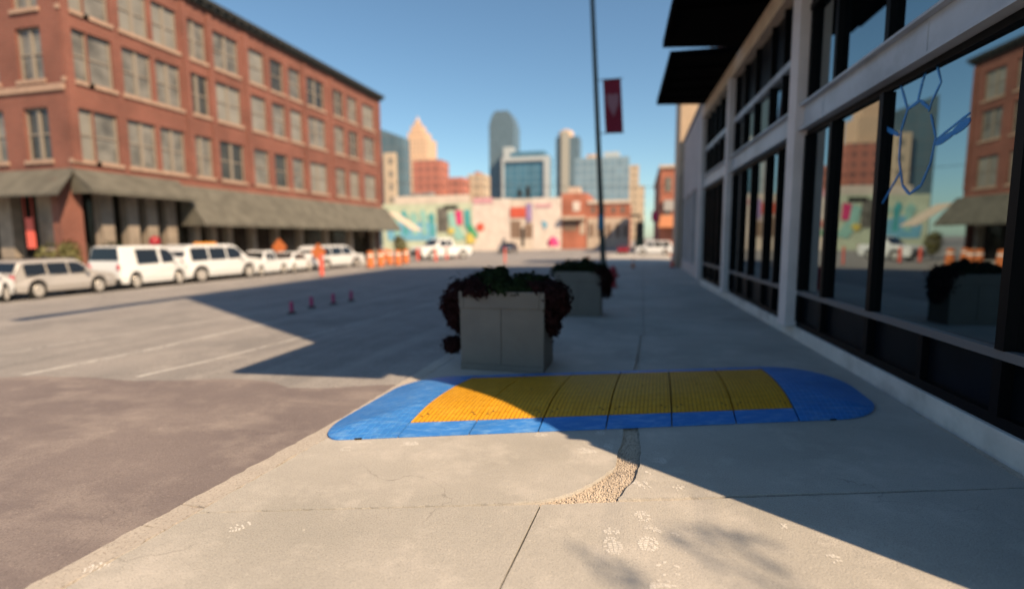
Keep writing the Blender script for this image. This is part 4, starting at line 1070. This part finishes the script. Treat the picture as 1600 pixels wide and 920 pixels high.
M['mint'] = C_('mint_wall', (.50, .56, .42)); M['cream'] = C_('cream_wall', (.62, .54, .46)); M['teal'] = C_('teal_mural_paint', (.07, .34, .36)); M['sky'] = C_('sky_blue_mural_paint', (.16, .40, .55))
M['aqua'] = C_('aqua_mural_paint', (.28, .52, .46)); M['green'] = C_('green_mural_paint', (.04, .32, .16)); M['magenta'] = C_('magenta_mural_paint', (.62, .05, .18)); M['yellow'] = C_('yellow_mural_paint', (.62, .50, .12)); M['redp'] = C_('red_mural_paint', (.56, .10, .06))
M['white_wall'] = C_('white_wall', (.66, .58, .52)); M['pink_wall'] = C_('pink_sign_band', (.60, .32, .36)); M['purple'] = C_('purple_sign', (.30, .22, .42)); M['brown'] = C_('brown_shopfront', (.22, .15, .11))
ms = shop('mural_building', 'pale mint building with teal and blue mural at the end of the street', 598, 738, 318, M['mint'])
deco(ms, 'parapet', 618, 735, 306, 318, M['cream'], -.02 if False else .03)
for x0, w_ in ((612, 13), (627, 11), (640, 14), (656, 12), (669, 11)):
    hh = random.uniform(-4, 4)
    blob(ms, 'mural_shape', [(x0, 336+hh), (x0+w_*.5, 330+hh), (x0+w_, 338), (x0+w_*.8, 352), (x0+w_, 366), (x0+w_*.3, 368), (x0+w_*.4, 352)], M['teal'] if int(x0) % 2 else M['aqua'], .09)
blob(ms, 'mural_shape', [(604, 360), (622, 346), (645, 352), (660, 344), (681, 350), (681, 376), (606, 376)], M['sky'], .06)
deco(ms, 'window', 684, 700, 324, 362, M['dull_glass'], .10); deco(ms, 'window', 694, 716, 321, 327, M['dark'], .11)
blob(ms, 'mural_shape', [(700, 334), (712, 330), (716, 352), (728, 372), (714, 376), (704, 358)], M['aqua'], .12)
blob(ms, 'mural_shape', [(711, 330), (722, 328), (723, 350), (714, 352)], M['magenta'], .14)
blob(ms, 'mural_shape', [(726, 328), (735, 328), (736, 350), (746, 366), (738, 370), (727, 352)], M['teal'], .16)
blob(ms, 'mural_shape', [(730, 352), (738, 352), (748, 370), (736, 372)], M['green'], .18)
blob(ms, 'mural_shape', [(699, 360), (707, 355), (712, 361), (704, 367)], M['yellow'], .2); blob(ms, 'mural_shape', [(728, 366), (737, 364), (744, 378), (730, 382)], M['yellow'], .21)
for x0, x1 in ((634, 645), (652, 660), (662, 668)):
    b = MB(); b.box(mx(x0), mx(x1), MY+2, MY+4, mz(307, 650), mz(301-(x0 % 3), 650)); b.build('roof_unit', M['grey_trim'], ms)
ws = shop('white_shop', 'white building with one red disc painted on its wall', 738.4, 797, 311, M['white_wall'])
b = MB(); c_ = (mx(750.5), MY-.10, mz(355, 750)); b.tube(c_, (c_[0], MY-.03, c_[2]), .78, .78, 20); b.build('mural_disc', M['redp'], ws)
deco(ws, 'sign_band', 740, 770, 309, 318, M['pink_wall'], .09); deco(ws, 'door', 784, 790, 372, 388, M['grey_trim'], .06)
bs = shop('brown_shop', 'small shop with red sign board and purple banner between two white shops', 797.4, 832, 311, M['cream'])
deco(bs, 'sign_band', 797.6, 822, 324, 340, M['redp'], .12); deco(bs, 'shop_window', 798, 814, 345, 372, M['brown'], .06); deco(bs, 'shop_window', 820, 832, 350, 372, M['brown'], .06); deco(bs, 'door', 815, 819, 356, 385, M['dark'], .09); deco(bs, 'banner', 823, 831, 318, 346, M['purple'], .2)
vs2 = shop('white_shop', 'white building with a small blue emblem and a pink strip', 832.4, 877, 309, M['white_wall'])
deco(vs2, 'sign_band', 836, 862, 319, 324, M['pink_wall'], .09); blob(vs2, 'emblem', [(846, 346), (851, 345), (857, 352), (851, 358), (848, 352)], M['sky'], .1)
rs_ = shop('brick_shop', 'red brick two storey shop with one pale arched window', 877.4, 917, 302, M['brick_far'], 14)
deco(rs_, 'window', 895, 906, 315, 330, M['white_wall'], .08); deco(rs_, 'shop_window', 880, 902, 343, 361, M['brown'], .07); deco(rs_, 'awning', 878, 915, 338, 343, M['stone'], .9); deco(rs_, 'shop_window', 906, 914, 345, 366, M['stone'], .06)
b = MB(); b.box(mx(884), mx(902), MY+3, MY+7, mz(302, 890), mz(290, 890)); b.build('penthouse', M['stone'], rs_)
rt = shop('brick_row', 'long low red brick terrace over tan shopfronts behind the pole', 917.4, 984, 318, M['brick_far'], 14)
deco(rt, 'shopfront', 918, 983, 340, 388, M['stone'], .15); deco(rt, 'parapet', 918, 984, 313, 318, M['cream'], .2)
for x0 in (921, 934, 948, 962, 974): deco(rt, 'shop_window', x0, x0+7, 350, 370, M['brown'], .22)
for x0 in (924, 940, 956, 970): deco(rt, 'window', x0, x0+5, 323, 333, M['dull_glass'], .06)

M['frame_grey'] = mat('grey_sign', (.35, .34, .33), .7)
# right hand side far buildings
def block(name, label, px0, px1, ytop, Y, m, depth, cat='building', base=GZ):
    x0 = gy(px0, 340, Y).x; x1 = gy(px1, 340, Y).x; z = gy((px0+px1)/2, ytop, Y).z
    t = thing(name, label, cat, ((x0+x1)/2, Y+depth/2, base))
    b = MB(); b.box(x0, x1, Y, Y+depth, base, z); b.build('wall', m, t); return t, x0, x1, z
t, x0, x1, z = block('orange_brick_building', 'orange brick building at the far end of the sidewalk', 1031, 1100, 262, 62.5, M['brick_far'], 26)
b = MB(); b.box(x0-.2, x1, 62.3, 88.6, z+.003, z+.35); b.build('cornice', M['stone'], t)
for zz in (4.2, 7.0):
    for k_ in range(3):
        b = MB(); b.box(x0+.5+k_*1.4, x0+1.2+k_*1.4, 62.44, 62.496, zz, zz+1.6); b.build('window', M['dull_glass'], t)
aw = MB(); aw.slab([(x0-.2, 61.6, 2.9), (x1, 61.6, 2.9), (x1, 62.4, 4.3), (x0+.1, 62.4, 4.3)], (0, -.1, 0)); aw.build('awning', mat('faded_orange_awning', (.42, .17, .08), .8), t)
b = MB(); b.box(x0+.4, x0+1.5, 62.2, 62.49, 4.8, 6.0); b.build('sign_board', M['frame_grey'], t)
pk = gy(1024, 338, 70); b = MB(); b.obox((pk.x, 70, pk.z), (.9, .08, 1.3)); b.obox((pk.x, 70.1, (pk.z-.62)/2), (.1, .1, pk.z-.5+.62)); tag(b.build('street_sign', M['magenta'], bevel=.01), 'pink upright sign on a post beside the orange brick building', 'sign')
gk = gy(1000, 350, 66); cb = thing('utility_cabinet', 'dark green post with a black box at the far end of the sidewalk', 'utility cabinet', (gk.x, 66, -.02))
zt = gy(1000, 336, 66).z
b = MB(); b.box(gk.x-.55, gk.x+.55, 65.7, 66.3, -.02, 1.75); b.build('cabinet', M['deep_green'], cb, .03)
b = MB(); b.box(gk.x-.5, gk.x+.5, 65.75, 66.25, 1.753, zt-.9); b.build('box', M['trim'], cb, .03)
b = MB(); b.tube((gk.x, 66, zt-.9), (gk.x, 66, zt), .1, .08, 8); b.tube((gk.x+.1, 66, zt-.1), (gk.x-1.3, 66, zt+.0), .14, .14, 8); b.build('arm', M['trim'], cb)
um = gy(864, 390, 78); ut = thing('patio_umbrella', 'bright pink umbrella far out in front of the white shops', 'umbrella', (um.x, um.y, -.3))
b = MB(); zc = gy(864, 377, um.y).z
b.tube((um.x, um.y, -.45), (um.x, um.y, zc+.9), .04, .03, 8); b.build('mast', M['rail'], ut)
b = MB(); b.lathe((um.x, um.y, zc-.75), [(.95, 0), (.9, .5), (.75, .95), (.45, 1.3), (.1, 1.48)], 12); b.build('canopy', M['magenta'], ut)

# ------------------------------------------------------------------ skyline
F = facade_mat
S = {}
S['bluegrey'] = F('blue_grey_curtain_wall', (.10, .14, .17), (.10, .16, .20), 3.0, 4.0, .25, grough=.25)
S['peach'] = F('peach_limestone', (.60, .42, .29), (.40, .28, .20), 4.0, 4.5, 1.2)
S['redblock'] = F('red_brick_block', (.40, .15, .11), (.24, .11, .09), 4.0, 4.2, 1.1)
S['slate'] = F('slate_glass_tower', (.10, .145, .185), (.11, .175, .225), 3.2, 4.0, .4, grough=.25)
S['blueglass'] = F('blue_glass', (.11, .21, .28), (.07, .18, .27), 5.0, 4.2, .25, grough=.12)
S['paleglass'] = F('pale_blue_glass', (.22, .30, .36), (.19, .29, .37), 3.4, 4.0, .4, grough=.2)
S['tan'] = F('tan_concrete_tower', (.48, .38, .28), (.25, .22, .18), 4.0, 4.2, 1.2)
S['frame'] = mat('pale_grey_frame', (.40, .44, .46), .6)
def tower(name, label, px0, px1, ytop, Y, m, depth=None, base=-.6):
    x0 = gy(px0, 300, Y).x; z = gy((px0+px1)/2, ytop, Y).z
    d = Y*.045; x1 = gy(px1, 300, Y+d).x
    t = thing(name, label, 'building', ((x0+x1)/2, Y+d/2, base)); b = MB(); b.box(x0, x1, Y, Y+d, base, z); b.build('wall', m, t)
    return t, x0, x1, z, d
def X_(px, Y): return gy(px, 300, Y).x
def Z_(px, py, Y): return gy(px, py, Y).z
# blue grey block behind the brick building
Y = 160.0; t = thing('office_block', 'blue grey glass block just beyond the brick building', 'building', (X_(615, Y), Y+15, -.6))
b = MB(); xa, xb = X_(575, Y), X_(642, Y+5)
pts_ = [(xa, Y, -.6), (xb, Y, -.6), (xb, Y, Z_(642, 214, Y)), (xa, Y, Z_(592, 192, Y))]; b.slab(pts_, (0, 5, 0)); b.build('wall', S['bluegrey'], t)
b = MB(); b.box(X_(604, Y), X_(621, Y), Y-1.5, Y-.01, -.6, Z_(612, 240, Y)); b.build('stair_tower', S['tan'], t)
# stepped peach tower with spire
Y = 520.0; t = thing('stepped_tower', 'peach stone tower stepping up to a pointed spire', 'building', (X_(647, Y), Y+20, -.6))
b = MB()
for px0, px1, yt, yb_ in ((623, 668, 246, 400), (628, 665, 214, 246), (633, 659, 203, 214), (636, 653, 192, 203), (639.5, 648, 184, 192)):
    w_ = X_(px1, Y)-X_(px0, Y); k_ = 20-w_/2
    b.box(X_(px0, Y), X_(px1, Y), Y+max(0, k_), Y+max(0, k_)+w_, -.6 if yb_ == 400 else Z_(647, yb_, Y)+.02, Z_(647, yt, Y))
b.build('wall', S['peach'], t)
b = MB(); b.tube((X_(643.5, Y), Y+20, Z_(644, 184, Y)), (X_(643.5, Y), Y+20, Z_(644, 175, Y)), 2.4, .3, 8); b.build('spire', S['peach'], t)
tower('red_block', 'wide red brick block below the pointed tower', 646, 702, 250, 240.0, S['redblock'], 30)
tower('orange_block', 'orange tan block right of the wide red block', 700, 734, 277, 230.0, S['redblock'], 25)
tower('tan_block', 'low tan and orange block left of the tall slate tower', 731, 766, 272, 250.0, S['tan'], 20)
tower('apartment_block', 'small orange block with raised end left of the slate tower', 742, 758, 268, 280.0, S['redblock'], 15)
# tall slate tower with chamfered top
Y = 560.0; t = thing('slate_tower', 'tallest slate glass tower with chamfered crown', 'building', (X_(790, Y), Y+18, -.6))
x0, x1 = X_(765, Y), X_(813, Y+30); zs_ = [Z_(790, q, Y) for q in (400, 195, 181, 173)]; ww = x1-x0
b = MB(); b.box(x0, x1, Y, Y+ww, -.6, zs_[1])
ins_ = [0, .0, .13, .22]; 
prof = [(x0, zs_[1]), (x1, zs_[1]), (x1-ww*.10, zs_[2]), (x1-ww*.24, zs_[3]), (x0+ww*.24, zs_[3]), (x0+ww*.10, zs_[2])]
b.slab([(x, Y+.02, z) for x, z in prof], (0, ww*.96, 0)); b.build('wall', S['slate'], t)
b = MB(); xq = X_(793, Y-15); b.box(X_(787, Y-15), X_(800, Y-15), Y-15, Y-1, -.6, Z_(793, 230, Y-15)); b.build('annexe', S['frame'], t)
# wide blue glass block with a pale frame
Y = 300.0; t, x0, x1, z, d = tower('glass_block', 'wide blue glass block with a pale frame round its face', 786, 864, 247, Y, S['blueglass'], 40)
b = MB(); fw_ = (x1-x0)*.06
b.box(x0-.5, x1+.5, Y-1.2, Y-.02, z-fw_*1.1, z+.6); b.box(x0-.5, x0+fw_*.5, Y-1.2, Y-.02, -.6, z-fw_*1.1-.01); b.box(x1-fw_*1.8, x1+.5, Y-1.2, Y-.02, -.6, z-fw_*1.1-.01); b.build('frame', S['frame'], t)
b = MB(); b.box(x0+4, x1-3, Y+2, Y+30, z+.61, Z_(826, 236, Y)); b.build('penthouse', S['blueglass'], t)
# twin slim tower
Y = 420.0; t, x0, x1, z, d = tower('slim_tower', 'slim tan and teal tower with a domed top left of the pole', 868, 908, 214, Y, S['slate'], 20)
b = MB(); b.box(X_(877, Y), X_(889, Y), Y-2, Y-.02, -.6, Z_(882, 206, Y)); b.build('tan_bay', mat('grey_tan_cladding', (.34, .33, .29), .7), t)
b = MB(); b.lathe((X_(882, Y), Y+7, z), [(6.2, 0), (6.2, Z_(882, 206, Y)-z), (4.8, Z_(882, 203, Y)-z), (1.5, Z_(882, 200, Y)-z)], 16); b.build('dome', S['peach'], t)
Y = 260.0; t, x0, x1, z, d = tower('pale_glass_block', 'broad pale blue glass block behind the street pole', 898, 983, 246, Y, S['paleglass'], 35)
b = MB(); b.box(X_(915, Y), X_(931, Y), Y+3, Y+20, z, Z_(922, 240, Y)); b.build('penthouse', S['peach'], t)
b = MB(); b.box(X_(942, Y), X_(966, Y), Y+3, Y+20, z, Z_(954, 236, Y)); b.build('penthouse', S['frame'], t)
tower('tan_tower', 'narrow tan tower right of the pale glass block', 981, 998, 258, 330.0, S['tan'], 20)
tower('grey_tower', 'low narrow grey building at the right foot of the tan tower', 996, 1007, 290, 280.0, S['tan'], 18)
